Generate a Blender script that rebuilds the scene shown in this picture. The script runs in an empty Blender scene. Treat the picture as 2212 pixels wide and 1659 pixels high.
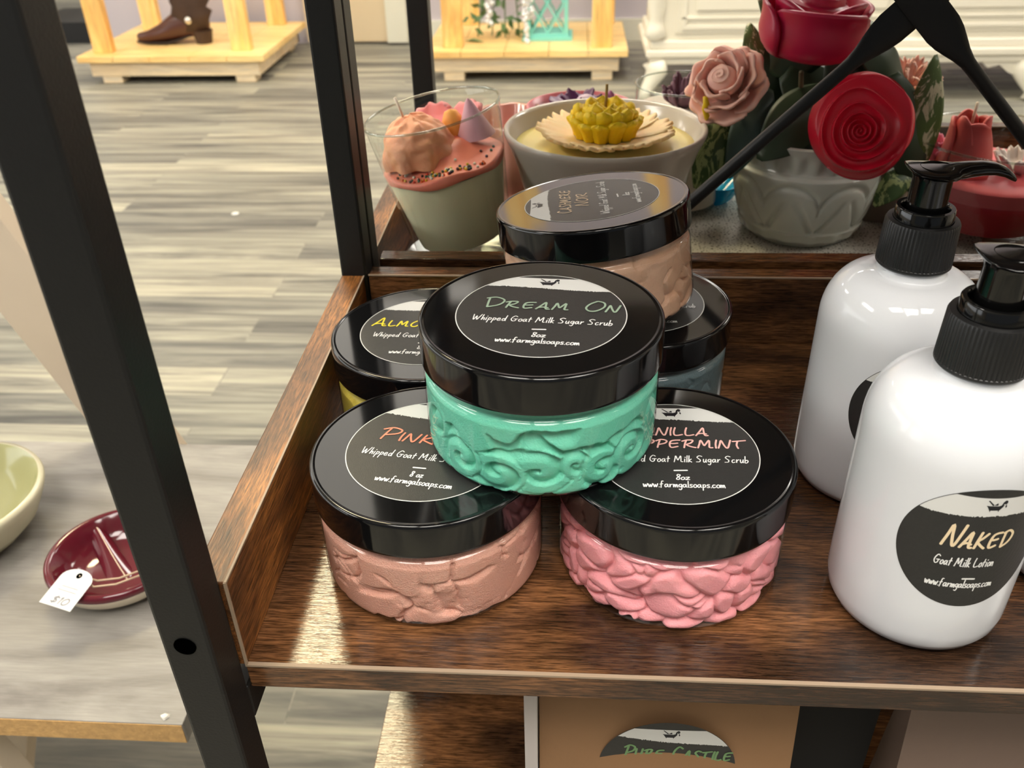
import bpy, math, random
import numpy as np
from mathutils import Vector, Matrix
S = bpy.context.scene
PI = math.pi; rad = math.radians

# ------------------------------------------------------------------ camera
F_PX, PITCH, ROLL, YAW, CAM_H = 1929.4, 0.5740, -0.0261, -0.0751, 0.2620
fw = Vector((math.sin(YAW)*math.cos(PITCH), math.cos(YAW)*math.cos(PITCH), -math.sin(PITCH)))
rt0 = Vector((math.cos(YAW), -math.sin(YAW), 0)); up0 = rt0.cross(fw)
rt = rt0*math.cos(ROLL)+up0*math.sin(ROLL); up = -rt0*math.sin(ROLL)+up0*math.cos(ROLL)
cd = bpy.data.cameras.new('camera'); cam = bpy.data.objects.new('camera', cd); S.collection.objects.link(cam)
cam.matrix_world = Matrix(((rt.x, up.x, -fw.x, 0), (rt.y, up.y, -fw.y, 0), (rt.z, up.z, -fw.z, CAM_H), (0, 0, 0, 1)))
cd.sensor_width = 36; cd.lens = F_PX/2212*36; cd.clip_start = 0.01; cd.clip_end = 60
cd.dof.use_dof = True; cd.dof.focus_distance = 0.36; cd.dof.aperture_fstop = 20
S.camera = cam
# ------------------------------------------------------------------ view, sampling, world
S.view_settings.view_transform = 'Standard'; S.view_settings.look = 'None'
S.view_settings.exposure = 0.0; S.view_settings.gamma = 1; S.view_settings.use_curve_mapping = False
cy = S.cycles
cy.use_denoising = True; cy.max_bounces = 7; cy.diffuse_bounces = 3; cy.glossy_bounces = 3
cy.transmission_bounces = 4; cy.transparent_max_bounces = 16; cy.caustics_reflective = False; cy.caustics_refractive = False
cy.sample_clamp_indirect = 4.0
W = bpy.data.worlds.new('daylight'); S.world = W; W.use_nodes = True
W.node_tree.nodes['Background'].inputs[0].default_value = (0.86, 0.93, 1.0, 1)
W.node_tree.nodes['Background'].inputs[1].default_value = 0.20

FLOOR_Z = -0.70; CEIL_Z = 2.0

# ------------------------------------------------------------------ helpers
COL = S.collection
def mesh(name, V, Fc, mats, parent=None, smooth=False, idx=None, loc=None, auto=None):
    me = bpy.data.meshes.new(name)
    me.from_pydata([tuple(map(float, v)) for v in V], [], [tuple(int(i) for i in f) for f in Fc])
    if not isinstance(mats, (list, tuple)): mats = [mats]
    for m in mats: me.materials.append(m)
    if idx is not None: me.polygons.foreach_set('material_index', np.array(idx, dtype=np.int32))
    if smooth: me.polygons.foreach_set('use_smooth', np.ones(len(me.polygons), dtype=bool))
    me.update()
    if auto is not None: me.set_sharp_from_angle(angle=rad(auto))
    o = bpy.data.objects.new(name, me); COL.objects.link(o)
    if parent is not None: o.parent = parent
    if loc is not None: o.location = loc
    return o
def tag(o, label=None, cat=None, group=None, kind=None):
    if label: o['label'] = label
    if cat: o['category'] = cat
    if group: o['group'] = group
    if kind: o['kind'] = kind
    return o
def thing(name, label, cat, loc=(0, 0, 0), rot=(0, 0, 0), group=None):
    o = bpy.data.objects.new(name, None); COL.objects.link(o)
    o.empty_display_size = 0.02; o.location = loc; o.rotation_euler = rot
    return tag(o, label, cat, group)
def join(*parts):
    V = []; Fc = []
    for v, f in parts:
        k = len(V); V += [tuple(p) for p in v]; Fc += [tuple(i+k for i in q) for q in f]
    return V, Fc
def box(x0, x1, y0, y1, z0, z1):
    V = [(x, y, z) for z in (z0, z1) for y in (y0, y1) for x in (x0, x1)]
    return V, [(0, 2, 3, 1), (4, 5, 7, 6), (0, 1, 5, 4), (2, 6, 7, 3), (0, 4, 6, 2), (1, 3, 7, 5)]
def lathe(prof, n=96, c=(0, 0, 0)):
    V = []; Fc = []
    for r, z in prof:
        for i in range(n):
            a = 2*PI*i/n; V.append((c[0]+r*math.cos(a), c[1]+r*math.sin(a), c[2]+z))
    for j in range(len(prof)-1):
        for i in range(n):
            k = (i+1) % n; Fc.append((j*n+i, j*n+k, (j+1)*n+k, (j+1)*n+i))
    return V, Fc
def cap_(prof, n=96, c=(0, 0, 0)):   # lathe closed with end discs
    V, Fc = lathe(prof, n, c); Fc.append(tuple(range(n-1, -1, -1))); m = (len(prof)-1)*n; Fc.append(tuple(m+i for i in range(n)))
    return V, Fc
def tube(P, R, n=12, close=True, flat=None):
    P = [Vector(p) for p in P]; N = len(P)
    if not isinstance(R, (list, tuple)): R = [R]*N
    V = []; Fc = []; u = None
    for i, p in enumerate(P):
        t = (P[min(i+1, N-1)]-P[max(i-1, 0)]).normalized()
        if u is None:
            u = t.orthogonal().normalized() if flat is None else Vector(flat)
        u = (u - t*u.dot(t)).normalized(); w = t.cross(u)
        r = R[i]; ra, rb = (r if isinstance(r, tuple) else (r, r))
        for k in range(n):
            a = 2*PI*k/n; V.append(tuple(p+u*ra*math.cos(a)+w*rb*math.sin(a)))
    for i in range(N-1):
        for k in range(n):
            l = (k+1) % n; Fc.append((i*n+k, i*n+l, (i+1)*n+l, (i+1)*n+k))
    if close: Fc.append(tuple(range(n-1, -1, -1))); Fc.append(tuple((N-1)*n+i for i in range(n)))
    return V, Fc
def grid(fn, nu, nv, closed=False):
    V = []; Fc = []
    for j in range(nv+1):
        for i in range(nu+(0 if closed else 1)): V.append(fn(i/nu, j/nv))
    w = nu if closed else nu+1
    for j in range(nv):
        for i in range(nu):
            k = (i+1) % w if closed else i+1
            Fc.append((j*w+i, j*w+k, (j+1)*w+k, (j+1)*w+i))
    return V, Fc
def solid(o, t, off=0): m = o.modifiers.new('thickness', 'SOLIDIFY'); m.thickness = t; m.offset = off; return o
def bevel(o, w, s=2): m = o.modifiers.new('bevel', 'BEVEL'); m.width = w; m.segments = s; m.limit_method = 'ANGLE'; return o
def sstep(a, b, x):
    t = np.clip((x-a)/(b-a), 0, 1); return t*t*(3-2*t)
def vnoise(x, y, seed=0, per=None):   # smooth value noise, numpy
    xi = np.floor(x).astype(int); yi = np.floor(y).astype(int); fx = x-xi; fy = y-yi
    fx = fx*fx*(3-2*fx); fy = fy*fy*(3-2*fy)
    def h(a, b):
        if per: a = np.mod(a, per)
        n = (a*374761393+b*668265263+seed*974634777) & 0xffffffff
        n = ((n ^ (n >> 13))*1274126177) & 0xffffffff
        return ((n ^ (n >> 16)) & 0xffff)/65535.0
    return (h(xi, yi)*(1-fx)+h(xi+1, yi)*fx)*(1-fy)+(h(xi, yi+1)*(1-fx)+h(xi+1, yi+1)*fx)*fy

# ------------------------------------------------------------------ materials
def srgb(r, g, b):
    f = lambda c: ((c/255+0.055)/1.055)**2.4 if c/255 > 0.04045 else c/255/12.92
    return (f(r), f(g), f(b), 1)
def new_mat(name):
    m = bpy.data.materials.new(name); m.use_nodes = True; nt = m.node_tree
    return m, nt, nt.nodes['Principled BSDF']
def mat(name, col, rough=0.5, metal=0, spec=0.5, bump=0, bscale=200, vary=0, vscale=20, sss=0, coat=0, emis=0):
    m, nt, b = new_mat(name)
    b.inputs['Base Color'].default_value = col; b.inputs['Roughness'].default_value = rough
    b.inputs['Metallic'].default_value = metal; b.inputs['Specular IOR Level'].default_value = spec
    b.inputs['Coat Weight'].default_value = coat
    if sss:
        b.inputs['Subsurface Weight'].default_value = sss; b.inputs['Subsurface Radius'].default_value = (0.0016, 0.0011, 0.0009); b.inputs['Subsurface Scale'].default_value = 1
    if emis:
        b.inputs['Emission Color'].default_value = col; b.inputs['Emission Strength'].default_value = emis
    tc = nt.nodes.new('ShaderNodeTexCoord')
    if vary:
        n = nt.nodes.new('ShaderNodeTexNoise'); n.inputs['Scale'].default_value = vscale; n.inputs['Detail'].default_value = 4
        nt.links.new(tc.outputs['Object'], n.inputs['Vector'])
        hs = nt.nodes.new('ShaderNodeMix'); hs.data_type = 'RGBA'; hs.blend_type = 'MIX'
        hs.inputs[6].default_value = tuple(c*(1-vary) for c in col[:3])+(1,); hs.inputs[7].default_value = tuple(min(1, c*(1+vary)) for c in col[:3])+(1,)
        nt.links.new(n.outputs[0], hs.inputs[0]); nt.links.new(hs.outputs[2], b.inputs['Base Color'])
    if bump:
        n = nt.nodes.new('ShaderNodeTexNoise'); n.inputs['Scale'].default_value = bscale; n.inputs['Detail'].default_value = 3
        nt.links.new(tc.outputs['Object'], n.inputs['Vector'])
        bp = nt.nodes.new('ShaderNodeBump'); bp.inputs['Strength'].default_value = bump; bp.inputs['Distance'].default_value = 0.0006
        nt.links.new(n.outputs[0], bp.inputs['Height']); nt.links.new(bp.outputs[0], b.inputs['Normal'])
    return m
def ramp(nt, stops):
    r = nt.nodes.new('ShaderNodeValToRGB'); e = r.color_ramp.elements
    e[0].position = stops[0][0]; e[0].color = stops[0][1]; e[1].position = stops[-1][0]; e[1].color = stops[-1][1]
    for p, c in stops[1:-1]:
        q = e.new(p); q.color = c
    return r
def noise_node(nt, vec, scale3, scale=1, detail=4, rough=0.55, dist=0):
    mp = nt.nodes.new('ShaderNodeMapping'); mp.inputs['Scale'].default_value = scale3
    nt.links.new(vec, mp.inputs['Vector'])
    n = nt.nodes.new('ShaderNodeTexNoise'); n.inputs['Scale'].default_value = scale; n.inputs['Detail'].default_value = detail
    n.inputs['Roughness'].default_value = rough; n.inputs['Distortion'].default_value = dist
    nt.links.new(mp.outputs[0], n.inputs['Vector']); return n
def mixc(nt, a, b, fac, mode='MIX'):
    m = nt.nodes.new('ShaderNodeMix'); m.data_type = 'RGBA'; m.blend_type = mode
    for s, v in ((6, a), (7, b), (0, fac)):
        if hasattr(v, 'is_linked') or hasattr(v, 'node'): nt.links.new(v, m.inputs[s])
        else: m.inputs[s].default_value = v
    return m.outputs[2]
def wood(name, along, dark, mid, light, blotch=9, fine=2500, rough=0.36, bstr=0.55, spec=0.5, lines=0.62):
    """rustic laminate: blotches stretched along the grain, fine pore lines in colour and bump"""
    m, nt, b = new_mat(name); tc = nt.nodes.new('ShaderNodeTexCoord').outputs['Object']
    st = {'x': (0.42, 1, 1), 'y': (1, 0.42, 1), 'z': (1, 1, 0.42)}[along] if blotch > 8 else {'x': (0.16, 1, 1), 'y': (1, 0.16, 1), 'z': (1, 1, 0.16)}[along]
    sf = {'x': (0.070, 1, 1), 'y': (1, 0.070, 1), 'z': (1, 1, 0.070)}[along]
    n1 = noise_node(nt, tc, tuple(s*blotch*2.2 for s in st), 1, 3 if blotch > 8 else 5, 0.55, 0.3 if blotch > 8 else 0.6)
    r = ramp(nt, [(0.30, dark), (0.46, mid), (0.60, light), (0.72, mid)]); nt.links.new(n1.outputs[0], r.inputs[0])
    n2 = noise_node(nt, tc, tuple(s*fine*0.62 for s in sf), 1, 3, 0.65, 0.25)
    n3 = noise_node(nt, tc, tuple(s*fine*(0.30 if blotch > 8 else 0.16) for s in sf), 1, 3, 0.6, 0.5)
    r2 = ramp(nt, [(0.38, (1-lines, 1-lines, 1-lines, 1)), (0.58, (1.15, 1.12, 1.05, 1))]); nt.links.new(n2.outputs[0], r2.inputs[0])
    c = mixc(nt, r.outputs[0], r2.outputs[0], 1.0, 'MULTIPLY')
    r3 = ramp(nt, [(0.36, (1-lines*0.9, 1-lines*0.94, 1-lines*1.0, 1)), (0.60, (1.25, 1.20, 1.12, 1))] if blotch > 8 else [(0.35, (1-lines*0.6, 1-lines*0.62, 1-lines*0.65, 1)), (0.55, (1.12, 1.10, 1.06, 1))]); nt.links.new(n3.outputs[0], r3.inputs[0])
    c = mixc(nt, c, r3.outputs[0], 0.8, 'MULTIPLY'); nt.links.new(c, b.inputs['Base Color'])
    bp = nt.nodes.new('ShaderNodeBump'); bp.inputs['Strength'].default_value = bstr; bp.inputs['Distance'].default_value = 0.00010
    ad = nt.nodes.new('ShaderNodeMath'); ad.operation = 'MULTIPLY_ADD'; ad.inputs[1].default_value = 2.2
    nt.links.new(n3.outputs[0], ad.inputs[0]); nt.links.new(n2.outputs[0], ad.inputs[2])
    nt.links.new(ad.outputs[0], bp.inputs['Height']); nt.links.new(bp.outputs[0], b.inputs['Normal'])
    b.inputs['Roughness'].default_value = rough; b.inputs['Specular IOR Level'].default_value = spec
    return m
RD, RM, RL_ = srgb(42, 29, 21), srgb(74, 51, 36), srgb(124, 86, 56)
M_WX = wood('rustic_wood_x', 'x', RD, RM, RL_, rough=0.08, bstr=0.55)
M_WY = wood('rustic_wood_y', 'y', RD, srgb(118, 76, 42), srgb(176, 118, 62), rough=0.38)
M_EDGE = mat('edge_band_highlight', srgb(158, 138, 116), 0.5)  # edge banding with the bevel highlight put into its tan colour
M_BLACK = mat('powder_coated_black', srgb(21, 21, 21), 0.45, spec=0.35, bump=0.15, bscale=900, vary=0.15, vscale=300)
M_LID = mat('black_lid_plastic', srgb(11, 11, 12), 0.08, spec=0.5)
M_HOLE = mat('dark_hole', srgb(1, 1, 1), 1.0, spec=0.0)
def clear_mat(name, tint, ior=1.45, rough=0.02, body=0.0, bcol=(1, 1, 1, 1)):
    m = bpy.data.materials.new(name); m.use_nodes = True; nt = m.node_tree; nt.nodes.clear()
    out = nt.nodes.new('ShaderNodeOutputMaterial'); tr = nt.nodes.new('ShaderNodeBsdfTransparent'); tr.inputs[0].default_value = tint
    gl = nt.nodes.new('ShaderNodeBsdfGlossy'); gl.inputs['Roughness'].default_value = rough
    fr = nt.nodes.new('ShaderNodeFresnel')
    ge = nt.nodes.new('ShaderNodeNewGeometry'); mr = nt.nodes.new('ShaderNodeMapRange'); nt.links.new(ge.outputs['Backfacing'], mr.inputs[0])
    mr.inputs[3].default_value = ior; mr.inputs[4].default_value = 1/ior; nt.links.new(mr.outputs[0], fr.inputs[0])
    mx = nt.nodes.new('ShaderNodeMixShader'); nt.links.new(fr.outputs[0], mx.inputs[0]); nt.links.new(tr.outputs[0], mx.inputs[1]); nt.links.new(gl.outputs[0], mx.inputs[2])
    last = mx
    if body:
        d = nt.nodes.new('ShaderNodeBsdfDiffuse'); d.inputs[0].default_value = bcol
        m2 = nt.nodes.new('ShaderNodeMixShader'); m2.inputs[0].default_value = body
        nt.links.new(mx.outputs[0], m2.inputs[1]); nt.links.new(d.outputs[0], m2.inputs[2]); last = m2
    nt.links.new(last.outputs[0], out.inputs[0]); return m
M_PET = clear_mat('clear_jar_plastic', (0.975, 0.975, 0.975, 1), 1.55, 0.03)
M_GLASS = clear_mat('clear_glass', (0.93, 0.95, 0.93, 1), 1.52)
M_RIM = clear_mat('glass_rim', (0.80, 0.84, 0.80, 1), 2.3)
M_LBLACK = mat('label_black', srgb(40, 40, 39), 0.45, bump=0.15, bscale=2500, vary=0.2, vscale=700)
M_LWHITE = mat('label_white', srgb(216, 216, 212), 0.5)
M_INK = mat('label_ink', srgb(12, 14, 22), 0.5)
M_LTEXT = mat('label_text_white', srgb(235, 235, 232), 0.5)

# ------------------------------------------------------------------ stroke lettering
G = {
'A': '0,0 .3,.5 .6,1 .7,.5 .82,.05 1.1,.03;.12,.2 .5,.3 .95,.22', 'R': '.22,0 .27,.45 .36,.85;0,.8 .45,.95 .95,.93 .8,.6 .42,.38 .8,.15 1.25,.03',
'D': '.16,.93 .2,.5 .28,0;0,.88 .5,1 1,.8 1.05,.5 .8,.2 .28,0', 'E': '1,.93 .5,.9 .18,.75 .12,.3 .3,.02 .85,.15;.18,.5 .5,.5 .82,.55',
'M': '0,0 .12,.5 .22,.95 .5,.35 .62,.38 .95,.95 1,.5 1.02,.08 1.3,.05', 'O': '.55,1 .2,.7 .06,.3 .3,.02 .7,.06 1.05,.45 .98,.85 .6,1 .45,.92',
'N': '0,0 .12,.5 .22,.95 .45,.45 .7,.04 .85,.1 .95,.5 1.05,1', 'P': '.2,0 .26,.45 .35,.9;0,.8 .45,1 .95,.85 .85,.55 .3,.36',
'I': '.12,1 .06,.5 .1,.0', 'K': '.18,1 .1,.5 .05,0;.85,.92 .5,.65 .15,.42 .5,.2 1,.0', 'V': '0,1 .18,.4 .35,0 .6,.5 .9,1',
'L': '.15,1 .06,.5 .12,.08 .4,.0 .85,.12', 'T': '.45,.88 .36,.4 .5,.0;0,.84 .55,.9 1.15,.98', 'C': '.85,.85 .5,1 .15,.7 .08,.3 .4,0 .9,.15',
'S': '.85,.9 .45,1 .12,.78 .35,.55 .6,.35 .5,.08 .02,.05', 'H': '.12,1 .08,.5 .05,0;.82,1 .78,.5 .76,0;.05,.5 .4,.5 .8,.55',
'U': '.05,1 .06,.3 .3,.0 .65,.25 .8,.6 .85,1;.82,.7 .84,.3 .9,0', 'G': '.85,.85 .5,1 .15,.7 .08,.3 .4,.02 .72,.15 .75,.45;.42,.42 .7,.46 1,.45',
'W': '0,1 .1,.4 .22,0 .4,.4 .52,.72 .6,.3 .72,0 .95,.5 1.15,1', 'Z': '.1,.9 .9,.95 .05,.05 1,.05',
'a': '.5,.46 .2,.46 .05,.25 .15,.02 .38,.15 .5,.46 .48,.15 .6,.02', 'b': '.12,1 .08,.5 .06,.0 .35,.02 .5,.25 .35,.42 .1,.28',
'c': '.46,.43 .2,.44 .05,.2 .2,0 .5,.1', 'd': '.46,.36 .2,.44 .04,.2 .2,0 .44,.2 .58,1;.54,.6 .5,.3 .54,0', 'e': '.06,.24 .4,.28 .4,.46 .15,.44 .05,.15 .25,0 .55,.1',
'f': '.52,.95 .3,.95 .2,.5 .12,-.08;0,.46 .2,.5 .42,.52', 'g': '.5,.46 .2,.46 .06,.25 .22,.06 .45,.25 .5,.46 .46,-.1 .3,-.38 .05,-.3', 'h': '.12,1 .08,.5 .05,0 .2,.35 .38,.42 .42,.2 .44,0',
'i': '.1,.48 .08,.2 .1,0;.15,.7 .17,.76', 'k': '.12,1 .08,.5 .05,0;.44,.48 .1,.22 .3,.12 .5,0', 'l': '.13,1 .09,.5 .08,0',
'm': '.05,.48 .05,.2 .04,0 .15,.36 .28,.42 .32,.2 .32,0 .44,.38 .56,.42 .6,.2 .64,0', 'n': '.05,.48 .05,.2 .04,0 .18,.36 .36,.44 .42,.2 .44,0',
'o': '.3,.48 .08,.36 .06,.1 .25,0 .46,.14 .46,.38 .28,.48', 'p': '.12,.48 .08,0 .04,-.42;.1,.34 .3,.47 .5,.34 .34,.08 .1,.08', 'r': '.08,.48 .06,.2 .05,0 .14,.32 .42,.48',
's': '.44,.46 .18,.48 .12,.32 .38,.18 .3,.02 .02,.03', 't': '.24,.85 .18,.4 .16,0;0,.5 .2,.5 .44,.54', 'u': '.06,.48 .05,.12 .2,0 .38,.2 .46,.48;.44,.3 .45,.1 .5,0',
'w': '0,.48 .08,.1 .14,.02 .26,.3 .31,.4 .36,.1 .42,.02 .55,.3 .62,.52', 'z': '.05,.46 .3,.48 .5,.47 .25,.2 .04,.02 .3,.03 .56,.03', '.': '.06,0 .09,.03',
'8': '.46,.9 .2,.98 .1,.75 .3,.52 .46,.3 .35,.02 .1,.08 .1,.3 .35,.55 .5,.8 .44,.92', '$': '.6,.8 .3,.88 .12,.65 .5,.4 .45,.1 .05,.12;.35,1.05 .28,-.1', '1': '.05,.8 .2,1 .15,.5 .15,0', '0': '.35,1 .1,.7 .1,.2 .35,0 .6,.3 .58,.8 .35,1'}
def crom(P, k=4):
    if len(P) < 3: return P
    Q = [P[0]]+P+[P[-1]]; out = []
    for i in range(1, len(Q)-2):
        for s in range(k):
            t = s/k; a, b, c, d = [np.array(q) for q in Q[i-1:i+3]]
            out.append(tuple(0.5*((2*b)+(c-a)*t+(2*a-5*b+4*c-d)*t*t+(3*b-a-3*c+d)*t**3)))
    out.append(P[-1]); return out
def ribbon(P, w):
    P = [np.array(p) for p in P]; V = []; Fc = []; n = len(P)
    t0 = P[0]-P[1]; t0 = t0/(np.linalg.norm(t0)+1e-9); t1 = P[-1]-P[-2]; t1 = t1/(np.linalg.norm(t1)+1e-9)
    P = [P[0]+t0*w*0.35]+P+[P[-1]+t1*w*0.35]; n = len(P)
    for i, p in enumerate(P):
        t = P[min(i+1, n-1)]-P[max(i-1, 0)]; t = t/(np.linalg.norm(t)+1e-9); q = np.array((-t[1], t[0]))
        ww = w*0.5*(0.55 if i in (0, n-1) else 1.0)
        V.append(tuple(p+q*ww)); V.append(tuple(p-q*ww))
    for i in range(n-1): Fc.append((2*i, 2*i+1, 2*i+3, 2*i+2))
    return V, Fc
def text(s, xc, y0, h, width, lw, slant=0.16, small=None, gap=0.22):
    """small: lowercase-style height ratio for every capital after a word's first"""
    x = 0; strokes = []; first = True
    for ch in s:
        if ch == ' ': x += 0.75 if small else 0.5; first = True; continue
        k = 1.0 if (first or not small) else small
        mx = 0
        for st in G[ch].split(';'):
            P = [tuple(map(float, p.split(','))) for p in st.split(' ')]; mx = max(mx, max(p[0] for p in P))
            strokes.append([(x+p[0]*k+slant*p[1]*k, p[1]*k) for p in P])
        x += mx*k+gap*(0.75 if small else 0.55); first = False
    sx = width/(x-gap*0.6) if width else h; V = []; Fc = []
    for P in strokes:
        P = [(xc+p[0]*sx-(width/2 if width else x*sx/2), y0+p[1]*h) for p in P]
        v, f = ribbon(crom(P), lw); ns = len(V); v = [(p[0], p[1], (ns % 97)*1.2e-7+i*5e-7) for i, p in enumerate(v)]; k = len(V); V += v; Fc += [tuple(i+k for i in q) for q in f]
    return V, Fc
LOGO = [[(-1, .05), (-.85, -.1), (-.62, -.5), (.35, -.5), (.62, -.12), (.72, .1), (.5, .12), (.2, .0), (-.5, .02)],
        [(-.95, .62), (-.85, .66), (-.25, .12), (-.4, .05)], [(-.3, .1), (.0, .35), (.08, .3), (.1, .08)], [(.45, .1), (.55, .45), (.75, .66), (.95, .6), (1, .35), (.85, .2), (.68, .25), (.62, .05)],
        [(.9, .25), (1.02, -.1), (.92, -.22), (.84, -.05)], [(-.6, -.48), (-.5, -.48), (-.54, -.7)], [(.22, -.48), (.34, -.48), (.3, -.7)]]
def label_art(R, texts, ring=True, seed=0, tilt=0.0, bumpy=1.0, band=(0.63, 0.925)):
    """flat artwork in label coordinates: list of (V2, faces, layer, material index)"""
    rng = random.Random(seed); L = []
    nr, na = 14, 96; V = [(0, 0)]; Fc = []
    for j in range(1, nr+1):
        for i in range(na): a = 2*PI*i/na; V.append((R*j/nr*math.cos(a), R*j/nr*math.sin(a)))
    for i in range(na): Fc.append((0, 1+i, 1+(i+1) % na))
    for j in range(nr-1):
        for i in range(na):
            k = (i+1) % na; Fc.append((1+j*na+i, 1+(j+1)*na+i, 1+(j+1)*na+k, 1+j*na+k))
    L.append((V, Fc, 0, 0))
    if ring:
        V = []; Fc = []
        for i in range(160):
            a = 2*PI*i/160; V += [(R*math.cos(a), R*math.sin(a)), (R*0.988*math.cos(a), R*0.988*math.sin(a))]
        for i in range(160): k = (i+1) % 160; Fc.append((2*i, 2*k, 2*k+1, 2*i+1))
        L.append((V, Fc, 1, 1))
    V = []; Fc = []; n = 220; cols = []
    Ri = R*0.992
    for i in range(n+1):
        x = -Ri+2*Ri*i/n
        yb = R*(band[0]+0.025*math.sin(x/R*3+seed)+tilt*x/R)+R*rng.uniform(-0.014, 0.012)*bumpy*(1 if math.sin(i*0.21+seed) > -0.3 else 0.25)
        yt = min(math.sqrt(max(0, Ri*Ri-x*x)), R*(band[1]-0.02*math.cos(x/R*2)))
        if yt > yb: cols.append((x, yb, yt))
    for i, (x, yb, yt) in enumerate(cols):
        for j in range(5): V.append((x, yb+(yt-yb)*j/4))
        if i:
            for j in range(4): a = (i-1)*5+j; Fc.append((a, a+5, a+6, a+1))
    L.append((V, Fc, 1, 1))
    for P in LOGO:
        k = R*0.125; L.append(([(p[0]*k+R*0.02, p[1]*k*1.1+R*((band[0]+band[1])/2+0.02)) for p in P], [tuple(range(len(P)))], 2, 3))
    for t in texts:
        V, Fc = text(*t[:6], **t[7]); L.append((V, Fc, 2, t[6]))
    return L
def build_label(name, art, tmat, parent, warp, step=0.00007, base=0.00006):
    V = []; Fc = []; idx = []
    for v, f, lay, mi in art:
        k = len(V); V += [warp(p[0], p[1], base+lay*step+(p[2] if len(p) > 2 else 0)) for p in v]; Fc += [tuple(i+k for i in q) for q in f]; idx += [mi]*len(f)
    return mesh(name, V, Fc, [M_LBLACK, M_LWHITE, tmat, M_INK, M_LTEXT], parent, idx=idx)

# ------------------------------------------------------------------ the room
def wall(name, b, m): return tag(mesh(name, *box(*b), m), kind='structure')
def floor_mat():
    m, nt, b = new_mat('grey_plank_floor'); tc = nt.nodes.new('ShaderNodeTexCoord').outputs['Object']
    mp = nt.nodes.new('ShaderNodeMapping'); mp.inputs['Location'].default_value = (0.35, 0.045, 0); nt.links.new(tc, mp.inputs[0])
    br = nt.nodes.new('ShaderNodeTexBrick'); br.inputs['Scale'].default_value = 1; br.inputs['Mortar Size'].default_value = 0.0012; br.inputs['Mortar Smooth'].default_value = 0.4
    br.inputs['Brick Width'].default_value = 0.95; br.inputs['Row Height'].default_value = 0.105; br.offset = 0.37; br.offset_frequency = 2
    br.inputs['Color1'].default_value = (0, 0, 0, 1); br.inputs['Color2'].default_value = (1, 1, 1, 1); br.inputs['Mortar'].default_value = (0.35, 0.35, 0.35, 1)
    br.inputs['Bias'].default_value = 0; nt.links.new(mp.outputs[0], br.inputs['Vector'])
    # shift the grain per plank
    sh = nt.nodes.new('ShaderNodeVectorMath'); sh.operation = 'MULTIPLY_ADD'; sh.inputs[1].default_value = (7.3, 3.1, 1.0); nt.links.new(br.outputs[0], sh.inputs[0]); nt.links.new(tc, sh.inputs[2])
    n1 = noise_node(nt, sh.outputs[0], (1.5, 26, 1), 1, 6, 0.62, 0.7)
    n2 = noise_node(nt, sh.outputs[0], (9, 150, 1), 1, 3, 0.6, 0.3)
    r1 = ramp(nt, [(0.32, srgb(92, 91, 88)), (0.44, srgb(130, 128, 121)), (0.54, srgb(160, 157, 145)), (0.68, srgb(184, 181, 165))]); nt.links.new(n1.outputs[0], r1.inputs[0])
    r2 = ramp(nt, [(0.35, (0.88, 0.88, 0.87, 1)), (0.6, (1.04, 1.03, 1.02, 1))]); nt.links.new(n2.outputs[0], r2.inputs[0])
    c = mixc(nt, r1.outputs[0], r2.outputs[0], 0.8, 'MULTIPLY')
    r3 = ramp(nt, [(0.0, (0.60, 0.61, 0.63, 1)), (0.5, (0.90, 0.90, 0.88, 1)), (1.0, (1.12, 1.10, 1.04, 1))]); nt.links.new(br.outputs[0], r3.inputs[0])
    c = mixc(nt, c, r3.outputs[0], 1.0, 'MULTIPLY'); nt.links.new(c, b.inputs['Base Color'])
    b.inputs['Roughness'].default_value = 0.5; b.inputs['Specular IOR Level'].default_value = 0.35
    return m
M_FLOOR = floor_mat()
M_WALL = mat('lavender_grey_wall', srgb(206, 198, 206), 0.85, bump=0.1, bscale=80)
M_WALLW = mat('warm_white_wall', srgb(222, 214, 200), 0.85)
M_CEIL = mat('ceiling_tile', srgb(240, 236, 226), 0.9, bump=0.3, bscale=120)
M_TRIM = mat('cream_trim_paint', srgb(232, 230, 214), 0.5)
wall('floor', (-5.2, 4.6, -4.2, 8.2, FLOOR_Z-0.1, FLOOR_Z), M_FLOOR)
wall('ceiling', (-5.2, 4.6, -4.2, 8.2, CEIL_Z, CEIL_Z+0.1), M_CEIL)
wall('wall_back', (-2.38, 4.6, 4.56, 4.70, FLOOR_Z, CEIL_Z), M_WALL)
wall('wall_far', (-5.2, -2.38, 8.0, 8.2, FLOOR_Z, CEIL_Z), M_WALLW)
wall('wall_left', (-5.2, -5.0, -4.2, 8.0, FLOOR_Z, CEIL_Z), M_WALLW)
wall('added_fill_pane', (-5.0, -4.98, -2.4, 3.4, -0.05, 1.55), mat('fill_pane_glow', (0.92, 0.96, 1.0, 1), 0.4, emis=2.6))  # added glowing pane, out of view, brightens the flowers and candles
tag(mesh('trim_2', *join(*[box(-5.0, -4.96, y-0.03, y+0.03, -0.08, 1.58) for y in (-2.4, -0.95, 0.5, 1.95, 3.4)]+[box(-5.0, -4.96, -2.4, 3.4, z-0.03, z+0.03) for z in (-0.05, 1.55)]), M_TRIM), kind='structure')  # frame bars round the added glowing pane
wall('wall_right', (4.4, 4.6, -4.2, 4.56, FLOOR_Z, CEIL_Z), M_WALLW)
wall('door_1', (-1.30, -0.90, 4.525, 4.56, FLOOR_Z+0.012, 1.35), mat('beige_door_paint', srgb(226, 206, 172), 0.6))
wall('trim_1', (-0.90, -0.80, 4.50, 4.56, FLOOR_Z+0.01, 1.42), M_TRIM)
wall('baseboard_back', (-0.80, 4.4, 4.54, 4.56, FLOOR_Z, FLOOR_Z+0.10), M_TRIM)
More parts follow.
